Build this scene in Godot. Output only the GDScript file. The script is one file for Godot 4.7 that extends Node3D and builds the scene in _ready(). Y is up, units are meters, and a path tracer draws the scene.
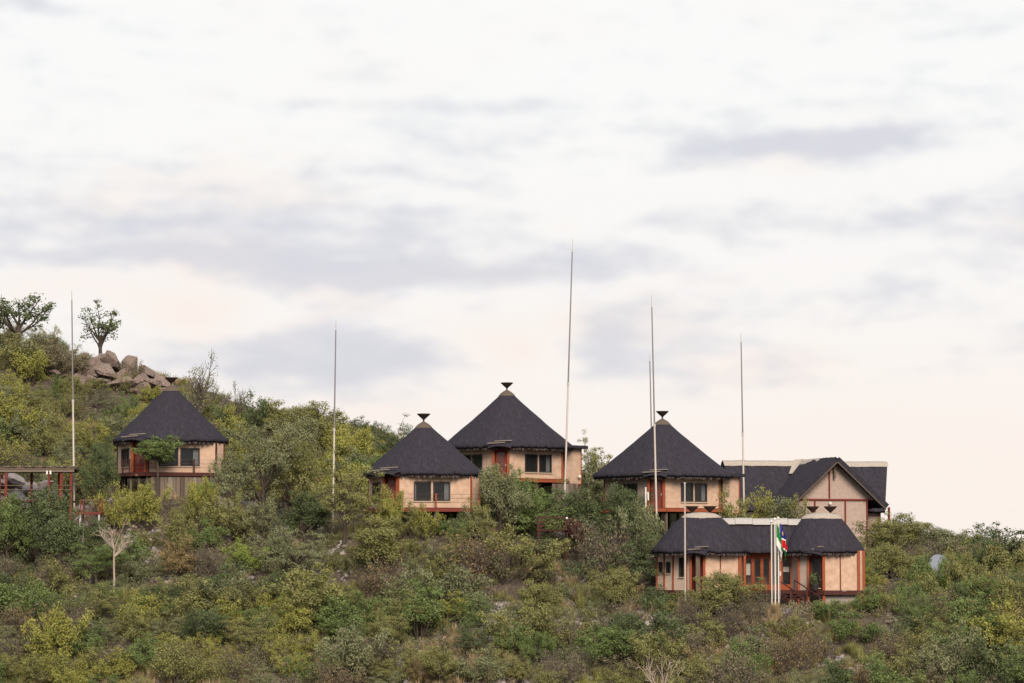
extends Node3D
# A thatched hilltop lodge above dense bush, seen through a long lens from across the valley.
# The camera stands at the origin and looks along -z; "d" is the distance in metres ahead of it.

var rng := RandomNumberGenerator.new()
var M := {}
var taken := {}
var bumps := FastNoiseLite.new()

# ------------------------------------------------------------------ mesh builder
class MB:
	var v := PackedVector3Array()
	var n := PackedVector3Array()
	var t := PackedVector2Array()
	var c := PackedColorArray()
	var i := PackedInt32Array()
	var colored := false
	func quad(a: Vector3, b: Vector3, cc: Vector3, d: Vector3) -> void:
		var nn := (cc - a).cross(b - a)
		if nn.length_squared() < 1e-12:
			nn = (d - a).cross(cc - a)
		nn = nn.normalized()
		var k := v.size()
		var w := a.distance_to(b)
		var h := b.distance_to(cc)
		v.append_array([a, b, cc, d])
		n.append_array([nn, nn, nn, nn])
		t.append_array([Vector2(0, 0), Vector2(w, 0), Vector2(w, h), Vector2(0, h)])
		i.append_array([k, k + 1, k + 2, k, k + 2, k + 3])
	func box(x: Transform3D, s: Vector3) -> void:
		var h := s * 0.5
		var p := []
		for q in [[-1, -1, -1], [1, -1, -1], [1, 1, -1], [-1, 1, -1], [-1, -1, 1], [1, -1, 1], [1, 1, 1], [-1, 1, 1]]:
			p.append(x * Vector3(q[0] * h.x, q[1] * h.y, q[2] * h.z))
		for f in [[4, 5, 6, 7], [1, 0, 3, 2], [5, 1, 2, 6], [0, 4, 7, 3], [7, 6, 2, 3], [0, 1, 5, 4]]:
			quad(p[f[3]], p[f[2]], p[f[1]], p[f[0]])
	func block(at: Vector3, s: Vector3, turn := 0.0) -> void:
		box(Transform3D(Basis(Vector3.UP, turn), at), s)
	# a rectangular bar from a to b
	func bar(a: Vector3, b: Vector3, w: float, h: float, up := Vector3.UP) -> void:
		var z := (b - a).normalized()
		if absf(z.dot(up)) > 0.98:
			up = Vector3.RIGHT
		var x := up.cross(z).normalized()
		var y := z.cross(x)
		box(Transform3D(Basis(x, y, z), (a + b) * 0.5), Vector3(w, h, a.distance_to(b)))
	func tube(a: Vector3, b: Vector3, r0: float, r1: float, sides := 6, cap := false) -> void:
		var z := (b - a).normalized()
		var x := z.cross(Vector3.UP if absf(z.y) < 0.9 else Vector3.RIGHT).normalized()
		var y := z.cross(x)
		var k := v.size()
		for s in sides + 1:
			var g := TAU * s / sides
			var o := x * cos(g) + y * sin(g)
			v.append(a + o * r0)
			v.append(b + o * r1)
			n.append(o)
			n.append(o)
			t.append(Vector2(g * r0, 0))
			t.append(Vector2(g * r0, a.distance_to(b)))
		for s in sides:
			var j := k + s * 2
			i.append_array([j, j + 1, j + 2, j + 1, j + 3, j + 2])
		if cap:
			var e := v.size()
			v.append(b)
			n.append(z)
			t.append(Vector2.ZERO)
			for s in sides + 1:
				v.append(v[k + s * 2 + 1])
				n.append(z)
				t.append(Vector2.ZERO)
			for s in sides:
				i.append_array([e, e + 2 + s, e + 1 + s])
	# smooth grid of rows of points (each row the same length)
	func grid(rows: Array, uvs: Array = []) -> void:
		var k := v.size()
		var w: int = rows[0].size()
		var h := rows.size()
		for r in h:
			v.append_array(rows[r])
			for q in w:
				t.append(uvs[r][q] if uvs.size() else Vector2(q, r))
		var acc := PackedVector3Array()
		acc.resize(w * h)
		for r in h - 1:
			for q in w - 1:
				var a := k + r * w + q
				i.append_array([a, a + 1, a + w + 1, a, a + w + 1, a + w])
				var nn := (v[a + w + 1] - v[a]).cross(v[a + 1] - v[a + w])
				for e in [a, a + 1, a + w, a + w + 1]:
					acc[e - k] += nn
		if rows[0][0].distance_to(rows[0][w - 1]) < 0.001:
			for r in h:
				var s := acc[r * w] + acc[r * w + w - 1]
				acc[r * w] = s
				acc[r * w + w - 1] = s
		for q in acc:
			n.append(q.normalized() if q.length_squared() > 1e-14 else Vector3.UP)
	func lathe(profile: Array, sides: int, at := Vector3.ZERO, sx := 1.0, sz := 1.0) -> void:
		var rows := []
		var uvs := []
		for p in profile:
			var row := PackedVector3Array()
			var uv := PackedVector2Array()
			for s in sides + 1:
				var g := TAU * s / sides
				row.append(at + Vector3(cos(g) * p.x * sx, p.y, sin(g) * p.x * sz))
				uv.append(Vector2(g * p.x, p.y))
			rows.append(row)
			uvs.append(uv)
		grid(rows, uvs)
	# flat polygon (given round the outline, seen from above) made into a slab
	func slab(pts: PackedVector2Array, y0: float, y1: float) -> void:
		var tri := Geometry2D.triangulate_polygon(pts)
		for q in tri.size() / 3:
			for y in [y0, y1]:
				var k := v.size()
				for e in 3:
					var p := pts[tri[q * 3 + e]]
					v.append(Vector3(p.x, y, p.y))
					n.append(Vector3.UP if y == y1 else Vector3.DOWN)
					t.append(p)
				i.append_array([k, k + 1, k + 2])
		for q in pts.size():
			var a := pts[q]
			var b := pts[(q + 1) % pts.size()]
			quad(Vector3(a.x, y1, a.y), Vector3(b.x, y1, b.y), Vector3(b.x, y0, b.y), Vector3(a.x, y0, a.y))
	func leaf(p: Vector3, along: Vector3, across: Vector3, col: Color) -> void:
		var k := v.size()
		v.append_array([p - along, p + across, p + along, p - across])
		var nn := along.cross(across).normalized()
		n.append_array([nn, nn, nn, nn])
		t.append_array([Vector2.ZERO, Vector2.ZERO, Vector2.ZERO, Vector2.ZERO])
		c.append_array([col, col, col, col])
		i.append_array([k, k + 1, k + 2, k, k + 2, k + 3])
		colored = true
	func mesh() -> ArrayMesh:
		var a := []
		a.resize(Mesh.ARRAY_MAX)
		a[Mesh.ARRAY_VERTEX] = v
		a[Mesh.ARRAY_NORMAL] = n
		a[Mesh.ARRAY_TEX_UV] = t
		if colored:
			a[Mesh.ARRAY_COLOR] = c
		a[Mesh.ARRAY_INDEX] = i
		var m := ArrayMesh.new()
		m.add_surface_from_arrays(Mesh.PRIMITIVE_TRIANGLES, a)
		return m

# ------------------------------------------------------------------ nodes, tags
func numbered(called: String) -> String:
	var k: int = taken.get(called, 0)
	taken[called] = k + 1
	return called if k == 0 else "%s_%03d" % [called, k]

func tag(o: Node, label: String, category: String, group := "", kind := "") -> void:
	o.set_meta("label", label)
	o.set_meta("category", category)
	if group: o.set_meta("group", group)
	if kind: o.set_meta("kind", kind)

func thing(called: String, label: String, category: String, at := Vector3.ZERO, turn := 0.0, group := "") -> Node3D:
	var o := Node3D.new()
	o.name = numbered(called)
	add_child(o)
	o.position = at
	o.rotation.y = turn
	tag(o, label, category, group)
	return o

func put(b: MB, called: String, m: Material, parent: Node) -> MeshInstance3D:
	return put_mesh(b.mesh(), called, m, parent)

func put_mesh(me: Mesh, called: String, m: Material, parent: Node) -> MeshInstance3D:
	var o := MeshInstance3D.new()
	o.mesh = me
	o.material_override = m
	o.name = numbered(called) if parent == self else called
	parent.add_child(o, true)
	return o

func structure(b: MB, called: String, m: Material) -> MeshInstance3D:
	var o := put(b, called, m, self)
	o.set_meta("kind", "structure")
	return o

# ------------------------------------------------------------------ materials
func lin(r: float, g: float, b: float) -> Color:
	return Color(r, g, b).linear_to_srgb()

func plain(r: float, g: float, b: float, rough := 0.85, called := "") -> StandardMaterial3D:
	var m := StandardMaterial3D.new()
	m.albedo_color = lin(r, g, b)
	m.roughness = rough
	m.metallic_specular = 0.35
	m.resource_name = called
	return m

func noise_tex(seed_: int, freq: float, lo: Color, hi: Color, size := 512, octaves := 5, mid := 0.5) -> NoiseTexture2D:
	var f := FastNoiseLite.new()
	f.seed = seed_
	f.frequency = freq
	f.noise_type = FastNoiseLite.TYPE_SIMPLEX_SMOOTH
	f.fractal_octaves = octaves
	f.fractal_gain = 0.6
	var x := NoiseTexture2D.new()
	x.width = size
	x.height = size
	x.seamless = true
	x.noise = f
	var g := Gradient.new()
	g.set_color(0, lo)
	g.set_color(1, hi)
	g.set_offset(0, maxf(0.0, mid - 0.35))
	g.set_offset(1, minf(1.0, mid + 0.35))
	x.color_ramp = g
	return x

# a material whose colour wanders between two tones, mapped in world metres
func mottled(a: Color, b: Color, metres: float, seed_: int, rough := 0.9, freq := 0.02) -> StandardMaterial3D:
	var m := StandardMaterial3D.new()
	m.albedo_texture = noise_tex(seed_, freq, a, b)
	m.uv1_triplanar = true
	m.uv1_world_triplanar = true
	m.uv1_scale = Vector3.ONE / metres
	m.roughness = rough
	m.metallic_specular = 0.3
	return m

# streaks that run down the slope: reed bundles, weathered boards
func streaked(a: Color, b: Color, seed_: int, across: float, down: float, patch := 0.35) -> ImageTexture:
	var f := FastNoiseLite.new()
	f.seed = seed_
	f.frequency = 1.0
	f.fractal_octaves = 4
	f.fractal_gain = 0.65
	var w := 256
	var im := Image.create(w, w, false, Image.FORMAT_RGB8)
	for y in w:
		for x in w:
			var g := TAU * x / w
			var h := TAU * y / w
			# wrapped both ways, so that it tiles
			var s := f.get_noise_3d(cos(g) * across, sin(g) * across, sin(h) * down)
			var p := f.get_noise_3d(cos(g) * 1.3 + 40.0, sin(g) * 1.3 + sin(h) * 1.3, cos(h) * 1.3)
			im.set_pixel(x, y, a.lerp(b, clampf(0.5 + s * 0.9 + p * patch * 2.0, 0, 1)))
	return ImageTexture.create_from_image(im)

func leafy(r: float, g: float, b: float, called: String) -> StandardMaterial3D:
	var m := plain(r, g, b, 0.65, called)
	m.vertex_color_use_as_albedo = true
	m.metallic_specular = 0.3
	m.backlight_enabled = true
	m.backlight = lin(0.34, 0.34, 0.17)
	return m

func make_materials() -> void:
	var th := StandardMaterial3D.new()
	th.albedo_texture = streaked(lin(0.017, 0.016, 0.022), lin(0.046, 0.043, 0.059), 5, 34.0, 1.2, 0.2)
	th.uv1_scale = Vector3(0.3, 0.22, 1)
	th.roughness = 0.95
	th.metallic_specular = 0.2
	M.thatch = th
	M.fringe = mottled(lin(0.038, 0.032, 0.038), lin(0.105, 0.086, 0.083), 0.7, 12)
	M.canvas = mottled(lin(0.385, 0.268, 0.203), lin(0.51, 0.37, 0.287), 3.6, 21, 0.9, 0.012)
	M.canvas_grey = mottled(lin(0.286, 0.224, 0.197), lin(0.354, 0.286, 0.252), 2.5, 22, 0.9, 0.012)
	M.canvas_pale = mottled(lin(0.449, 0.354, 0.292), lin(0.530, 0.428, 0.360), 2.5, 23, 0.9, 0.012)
	M.canvas_mauve = mottled(lin(0.30, 0.235, 0.21), lin(0.38, 0.305, 0.275), 2.5, 24, 0.9, 0.012)
	M.orange = mottled(lin(0.17, 0.042, 0.02), lin(0.30, 0.082, 0.036), 0.9, 31, 0.7)
	M.red = mottled(lin(0.098, 0.020, 0.017), lin(0.180, 0.038, 0.027), 1.1, 32, 0.65)
	M.dark_red = mottled(lin(0.038, 0.013, 0.012), lin(0.083, 0.028, 0.026), 1.1, 33, 0.7)
	M.timber = mottled(lin(0.075, 0.056, 0.041), lin(0.150, 0.120, 0.094), 0.9, 34, 0.9)
	M.plank_a = mottled(lin(0.105, 0.083, 0.068), lin(0.195, 0.161, 0.135), 0.8, 35, 0.9)
	M.plank_b = mottled(lin(0.150, 0.128, 0.112), lin(0.255, 0.225, 0.203), 0.8, 36, 0.9)
	M.plank_c = mottled(lin(0.060, 0.046, 0.038), lin(0.120, 0.098, 0.079), 0.8, 37, 0.9)
	M.frame = plain(0.035, 0.03, 0.03, 0.5)
	M.sill = plain(0.42, 0.33, 0.26, 0.8)
	var gl := StandardMaterial3D.new()
	gl.albedo_color = Color(0.25, 0.27, 0.29, 0.12)
	gl.transparency = BaseMaterial3D.TRANSPARENCY_ALPHA
	gl.roughness = 0.05
	gl.metallic_specular = 0.28
	M.glass = gl
	M.curtain = plain(0.16, 0.175, 0.19, 0.95)
	M.cap = mottled(lin(0.069, 0.055, 0.045), lin(0.132, 0.108, 0.087), 0.6, 41)
	M.bowl = mottled(lin(0.021, 0.013, 0.012), lin(0.053, 0.032, 0.027), 0.5, 42)
	M.ridge_white = mottled(lin(0.22, 0.195, 0.175), lin(0.42, 0.385, 0.35), 2.2, 43, 0.9, 0.03)
	M.ridge_sheet = mottled(lin(0.26, 0.25, 0.25), lin(0.42, 0.41, 0.40), 1.6, 44, 0.6)
	M.mast = plain(0.45, 0.41, 0.38, 0.5)
	M.mast_grey = plain(0.17, 0.155, 0.16, 0.5)
	M.white = plain(0.6, 0.58, 0.55, 0.5)
	M.steel = plain(0.4, 0.38, 0.38, 0.45)
	M.cable = plain(0.12, 0.09, 0.08, 0.6)
	M.soil = null
	M.bark = mottled(lin(0.041, 0.032, 0.026), lin(0.098, 0.079, 0.068), 0.4, 51)
	M.twig = mottled(lin(0.075, 0.060, 0.056), lin(0.150, 0.124, 0.112), 0.4, 52)
	M.pale_bark = mottled(lin(0.270, 0.217, 0.180), lin(0.465, 0.398, 0.345), 0.5, 53)
	M.rock = mottled(lin(0.10, 0.093, 0.10), lin(0.33, 0.31, 0.325), 2.4, 61, 0.95, 0.025)
	M.rock_pink = mottled(lin(0.075, 0.06, 0.056), lin(0.29, 0.23, 0.205), 3.0, 62, 0.95, 0.03)
	M.rock_pale = mottled(lin(0.195, 0.176, 0.165), lin(0.360, 0.330, 0.307), 0.8, 63, 0.95, 0.03)
	M.olive = leafy(0.212, 0.216, 0.086, "olive leaves")
	M.green = leafy(0.142, 0.196, 0.070, "green leaves")
	M.dark = leafy(0.100, 0.132, 0.062, "dark green leaves")
	M.yellow = leafy(0.270, 0.275, 0.075, "yellow green leaves")
	M.lime = leafy(0.235, 0.310, 0.070, "lime leaves")
	M.grey_green = leafy(0.188, 0.206, 0.116, "grey green leaves")
	M.rust = leafy(0.235, 0.180, 0.092, "rusty leaves")
	M.brown = leafy(0.200, 0.180, 0.118, "brown leaves")
	M.straw = leafy(0.330, 0.265, 0.165, "dry grass")

# ------------------------------------------------------------------ the hill
const XS := [-70.0, -45.0, -30.0, -8.0, 8.0, 22.0, 36.0, 70.0]
const DS := [120.0, 150.0, 185.0, 205.0, 215.0, 228.0, 242.0, 256.0, 285.0, 330.0, 420.0]
const HS := [
	[-24, -24, -24, -24, -24, -24, -24, -24],
	[-18, -18, -18, -18, -18, -18, -18, -18],
	[-7.4, -7.8, -8.0, -8.3, -8.5, -8.5, -8.3, -8.3],
	[-0.3, -0.7, -1.0, -1.5, -2.5, -3.6, -4.2, -5.0],
	[4.4, 4.0, 3.1, 2.1, 1.0, -1.2, -2.6, -4.2],
	[9.0, 8.6, 6.4, 5.0, 3.6, 1.2, -1.0, -3.0],
	[14.8, 14.2, 11.4, 7.2, 4.8, 2.4, 0.1, -2.2],
	[20.0, 19.4, 16.4, 8.6, 4.8, 2.4, -0.2, -2.6],
	[17, 15, 12, 5, 2, 0, -3, -6],
	[-4, -5, -6, -8, -9, -10, -10, -10],
	[-24, -24, -24, -24, -24, -24, -24, -24]]

const TERRACES := [[17.5, 202.0, 8.6, 4.0, -3.45], [-6.5, 210.0, 4.4, 4.4, 1.75], [-26.1, 220.0, 4.4, 5.0, 4.5]]

func table(x: float, d: float) -> float:
	var a := 0
	while a < XS.size() - 2 and x > XS[a + 1]: a += 1
	var b := 0
	while b < DS.size() - 2 and d > DS[b + 1]: b += 1
	var u := clampf((x - XS[a]) / (XS[a + 1] - XS[a]), 0, 1)
	var w := clampf((d - DS[b]) / (DS[b + 1] - DS[b]), 0, 1)
	return lerpf(lerpf(HS[b][a], HS[b][a + 1], u), lerpf(HS[b + 1][a], HS[b + 1][a + 1], u), w)

func hill(x: float, d: float) -> float:
	var h := 0.0
	for q in [[0, 0], [3.5, 0], [-3.5, 0], [0, 3], [0, -3]]:
		h += table(x + q[0], d + q[1]) * 0.2
	var fade := clampf((430.0 - absf(d - 200.0)) / 300.0, 0, 1) * clampf((170.0 - absf(x)) / 80.0, 0, 1)
	# building terraces: x, d, half width, half depth, level
	var smooth := 1.0
	for q in TERRACES:
		var away := maxf(absf(x - q[0]) - q[2], absf(d - q[1]) - q[3])
		var k := 1.0 - smoothstep(0.0, 4.0, away)
		h = lerpf(h, q[4], k)
		smooth = minf(smooth, 1.0 - 0.8 * k)
	fade *= smooth
	return h + fade * (bumps.get_noise_2d(x, d) * 0.9 + bumps.get_noise_2d(x * 4.0, d * 4.0) * 0.22)

func on_hill(x: float, d: float, sink := 0.0) -> Vector3:
	return Vector3(x, hill(x, d) - sink, -d)

func make_ground() -> void:
	var xs := PackedFloat32Array()
	var ds := PackedFloat32Array()
	for q in [-6000, -2500, -1000, -500, -280, -170, -120, -90, -72]: xs.append(q)
	var x := -60.0
	while x <= 60.0:
		xs.append(x)
		x += 0.55
	for q in [72, 90, 120, 170, 280, 500, 1000, 2500, 6000]: xs.append(q)
	for q in [-6000, -2000, -600, -200, -60, 0, 40, 80, 110, 130, 145, 158, 168, 175]: ds.append(q)
	var d := 179.0
	while d <= 272.0:
		ds.append(d)
		d += 0.55
	for q in [276, 284, 295, 310, 330, 350, 380, 420, 500, 800, 1600, 3500, 8000]: ds.append(q)
	var rows := []
	var uvs := []
	for dd in ds:
		var row := PackedVector3Array()
		var uv := PackedVector2Array()
		for xx in xs:
			row.append(Vector3(xx, hill(xx, dd), -dd))
			uv.append(Vector2(xx, dd))
		rows.append(row)
		uvs.append(uv)
	var b := MB.new()
	b.grid(rows, uvs)
	var m := mottled(lin(0.08, 0.068, 0.058), lin(0.20, 0.172, 0.145), 9.0, 71, 1.0, 0.015)
	m.detail_enabled = true
	m.detail_albedo = noise_tex(72, 0.06, lin(0.30, 0.27, 0.25), lin(0.9, 0.9, 0.9))
	m.detail_blend_mode = BaseMaterial3D.BLEND_MODE_MUL
	m.detail_uv_layer = BaseMaterial3D.DETAIL_UV_1
	structure(b, "ground", m)

# ------------------------------------------------------------------ sky
func sky_color(az: float, el: float, f: FastNoiseLite, blobs: Array) -> Color:
	# az, el in degrees; soft evening overcast: white above, cream low down, lavender streaks
	var low := Color(0.995, 0.953, 0.920)
	var mid := Color(0.985, 0.974, 0.966)
	var top := Color(0.985, 0.986, 0.982)
	var c := low.lerp(mid, smoothstep(0.5, 6.0, el)).lerp(top, smoothstep(4.5, 10.0, el))
	var wx := f.get_noise_3d(az * 0.9, el * 2.2, 7.0)
	var wy := f.get_noise_3d(az * 1.2, el * 3.0, 31.0)
	var streak := f.get_noise_3d(az * 0.35 + wx * 0.8, el * 1.9 + wy * 0.6, 3.0)
	var fine := f.get_noise_3d(az * 2.2 + wx, el * 9.0 + wy, 55.0)
	var tiny := f.get_noise_3d(az * 7.0, el * 20.0, 155.0)
	var band := smoothstep(0.5, 3.5, el) * (1.0 - 0.75 * smoothstep(7.0, 9.5, el))
	var amount := (0.16 + streak * 0.75) * band
	var warm := 0.0
	for b in blobs:
		var dx: float = (az + wx * 1.3 - b[0]) / b[2]
		if absf(dx) > 2.4:
			continue
		var dy: float = (el + wy * 0.5 - b[1]) / b[3]
		var e := exp(-(dx * dx + dy * dy))
		amount += e * b[4] * 1.05
		if b[4] < 0.0:
			warm += e * -b[4] * b[5]
	var grey := smoothstep(0.02, 0.85, amount + fine * 0.42 + tiny * 0.16)
	c = c.lerp(Color(0.805, 0.815, 0.862), grey * 0.7)
	var pink := smoothstep(0.05, 0.45, f.get_noise_3d(az * 0.8, el * 2.4, 90.0)) * band * 0.3
	c = c.lerp(Color(0.992, 0.925, 0.885), clampf(pink + warm * 0.7, 0, 0.7) * (1.0 - grey * 0.55))
	return c

func make_sky() -> Sky:
	var f := FastNoiseLite.new()
	f.seed = 11
	f.frequency = 0.22
	f.fractal_octaves = 5
	f.noise_type = FastNoiseLite.TYPE_SIMPLEX_SMOOTH
	# cloud banks: azimuth, elevation, half width, half height, how grey (below 0: a gap), warmth of the gap
	var blobs := []
	var r := RandomNumberGenerator.new()
	r.seed = 4
	for k in 150:
		var a := r.randf_range(-180, 180)
		var e := r.randf_range(2.0, 9.0)
		var g := r.randf_range(0.3, 0.7)
		if absf(a) > 12.0:
			blobs.append([a, e, r.randf_range(1.2, 4.0), r.randf_range(0.3, 0.8), g if k % 3 else -g, 0.6])
	blobs.append_array([
		[5.6, 8.05, 2.2, 0.42, 0.62, 0], [6.4, 8.1, 1.5, 0.26, 0.5, 0], [3.9, 8.3, 1.2, 0.5, 0.3, 0],
		[-7.0, 6.7, 4.5, 0.5, 0.42, 0], [-6.0, 5.75, 5.5, 0.42, 0.62, 0], [0.5, 5.85, 4.5, 0.4, 0.5, 0],
		[5.0, 6.5, 3.2, 0.32, 0.45, 0], [-9.5, 10.9, 1.0, 0.25, 0.5, 0], [-2.0, 9.0, 2.4, 0.25, 0.3, 0],
		[-2.8, 4.0, 1.5, 0.8, 0.34, 0], [-5.4, 3.3, 2.0, 0.6, 0.2, 0], [4.4, 3.5, 2.0, 0.55, 0.35, 0], [1.8, 3.9, 1.1, 0.7, 0.45, 0],
		[7.5, 5.2, 3.5, 0.5, 0.3, 0],
		[-6.3, 5.0, 1.3, 0.5, -0.8, 0.9], [-0.5, 4.5, 1.2, 0.45, -0.7, 0.5], [-0.3, 3.9, 1.0, 0.4, -0.6, 1.0], [7.0, 2.5, 5.0, 1.1, -0.9, 0.2],
		[-9.0, 5.2, 1.6, 0.3, -0.6, 0.7]])
	var w := 4096
	var h := 2048
	var im := Image.create(1024, 512, false, Image.FORMAT_RGB8)
	for y in 512:
		var el := 90.0 - (y + 0.5) / 512.0 * 180.0
		if el < -1.0:
			im.fill_rect(Rect2i(0, y, 1024, 512 - y), Color(0.47, 0.46, 0.42))
			break
		for x in 1024:
			im.set_pixel(x, y, sky_color(wrapf((x + 0.5) / 1024.0 * 360.0, -180.0, 180.0), maxf(el, 0.0), f, blobs if el < 12.0 else []))
	im.resize(w, h, Image.INTERPOLATE_CUBIC)
	var hpp := 180.0 / h
	for y in range(int((90.0 - 13.0) / hpp), h / 2 + 8):
		var el := 90.0 - (y + 0.5) * hpp
		for x in range(-190, 190):
			im.set_pixel(posmod(x, w), y, sky_color((x + 0.5) * hpp, maxf(el, 0.0), f, blobs))
	var pm := PanoramaSkyMaterial.new()
	pm.panorama = ImageTexture.create_from_image(im)
	var s := Sky.new()
	s.sky_material = pm
	return s

# ------------------------------------------------------------------ building pieces
# a thatched cap: superellipse eave (rx, rz, n) that rises to a small top outline (tx, tz)
func thatch_roof(parent: Node, at: Vector3, rx: float, rz: float, n: float, height: float, tx: float, tz: float, bulge: float, seed_: int, fringe := true) -> void:
	var f := FastNoiseLite.new()
	f.seed = seed_
	f.frequency = 1.0
	var seg := 150
	var outer := []
	var uv_o := []
	var out_at := func(g: float, t: float) -> Vector3:
		var nn := lerpf(n, 2.0, t)
		var cs := cos(g)
		var sn := sin(g)
		var s := pow(pow(absf(cs), nn) + pow(absf(sn), nn), -1.0 / nn)
		var ex := lerpf(rx, tx, t)
		var ez := lerpf(rz, tz, t)
		return Vector3(cs * s * ex, 0, sn * s * ez)
	var r2 := RandomNumberGenerator.new()
	r2.seed = seed_
	var rag := PackedFloat32Array()
	for s in seg:
		rag.append(r2.randf_range(-0.05, 0.05))
	rag.append(rag[0])
	# eave edge first: cut end of the thatch, then the slope up
	var tops := [[-0.9, -0.20], [0.0, -0.22], [0.0, 0.0]]
	for k in range(1, 19):
		tops.append([k / 18.0, 0.0])
	for q in tops:
		var row := PackedVector3Array()
		var uv := PackedVector2Array()
		var t: float = maxf(q[0], 0.0)
		for s in seg + 1:
			var g := TAU * s / seg
			var p: Vector3 = out_at.call(g, t)
			if q[0] < 0.0:
				p *= 1.0 - 0.5 / maxf(p.length(), 0.1)
			elif q[1] < 0.0:
				p *= 0.985
			var hh := lerpf(t, sin(t * PI * 0.5), bulge) * height
			var wob := f.get_noise_3d(cos(g) * 14.0, sin(g) * 14.0, t * 2.0) * 0.045 + f.get_noise_3d(cos(g) * 2.5, sin(g) * 2.5, t * 3.0) * 0.10
			wob *= 1.0 - 0.8 * t
			p += p.normalized() * wob * 0.6
			p.y = hh + q[1] + wob * 0.5 + (rag[s] if q[0] <= 0.0 else 0.0)
			row.append(at + p)
			uv.append(Vector2(g * (rx + rz) * 0.5, t * sqrt(height * height + rx * rx)))
		outer.append(row)
		uv_o.append(uv)
	var b := MB.new()
	b.grid(outer, uv_o)
	# the inner face, a hand's breadth below
	var inner := []
	for k in 7:
		var t := k / 6.0
		var row := PackedVector3Array()
		for s in seg / 3 + 1:
			var p: Vector3 = out_at.call(TAU * s / (seg / 3), t)
			p *= 1.0 - 0.5 / maxf(p.length(), 0.5) * (1.0 - t)
			p.y = lerpf(t, sin(t * PI * 0.5), bulge) * height - 0.22 - 0.05 * t
			row.append(at + p)
		inner.append(row)
	b.grid(inner)
	var roof := put(b, "roof", M.thatch, parent)
	if fringe:
		var fb := MB.new()
		for s in 260:
			var g := TAU * (s + r2.randf_range(-0.3, 0.3)) / 260.0
			var p: Vector3 = out_at.call(g, 0.0)
			var o := p.normalized()
			var side := Vector3(-o.z, 0, o.x)
			p = at + p * 0.97 + Vector3(0, -0.16, 0)
			var wd := r2.randf_range(0.05, 0.1)
			var dn := r2.randf_range(0.1, 0.3)
			var e := o * r2.randf_range(-0.08, 0.04)
			var l := side * r2.randf_range(-0.05, 0.05)
			fb.quad(p - side * wd, p + side * wd, p + side * wd * 0.6 + l + e + Vector3(0, -dn, 0), p - side * wd * 0.7 + l + e + Vector3(0, -dn * r2.randf_range(0.7, 1.0), 0))
		put(fb, "thatch_fringe", M.fringe, roof)

func finial(parent: Node, at: Vector3, s := 1.0, with_cap := true) -> void:
	if with_cap:
		var cb := MB.new()
		cb.lathe([Vector2(0.66, -0.27), Vector2(0.58, -0.15), Vector2(0.44, -0.02), Vector2(0.28, 0.09), Vector2(0.14, 0.17), Vector2(0.06, 0.22)], 20, at, s, s)
		put(cb, "ridge_cap", M.cap, parent)
	var b := MB.new()
	var y := 0.18
	b.lathe([Vector2(0.05, y), Vector2(0.06, y + 0.14), Vector2(0.10, y + 0.2), Vector2(0.28, y + 0.36), Vector2(0.47, y + 0.54), Vector2(0.50, y + 0.60), Vector2(0.44, y + 0.60), Vector2(0.25, y + 0.42), Vector2(0.0, y + 0.34)], 22, at, s, s)
	put(b, "finial_bowl", M.bowl, parent)

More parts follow.
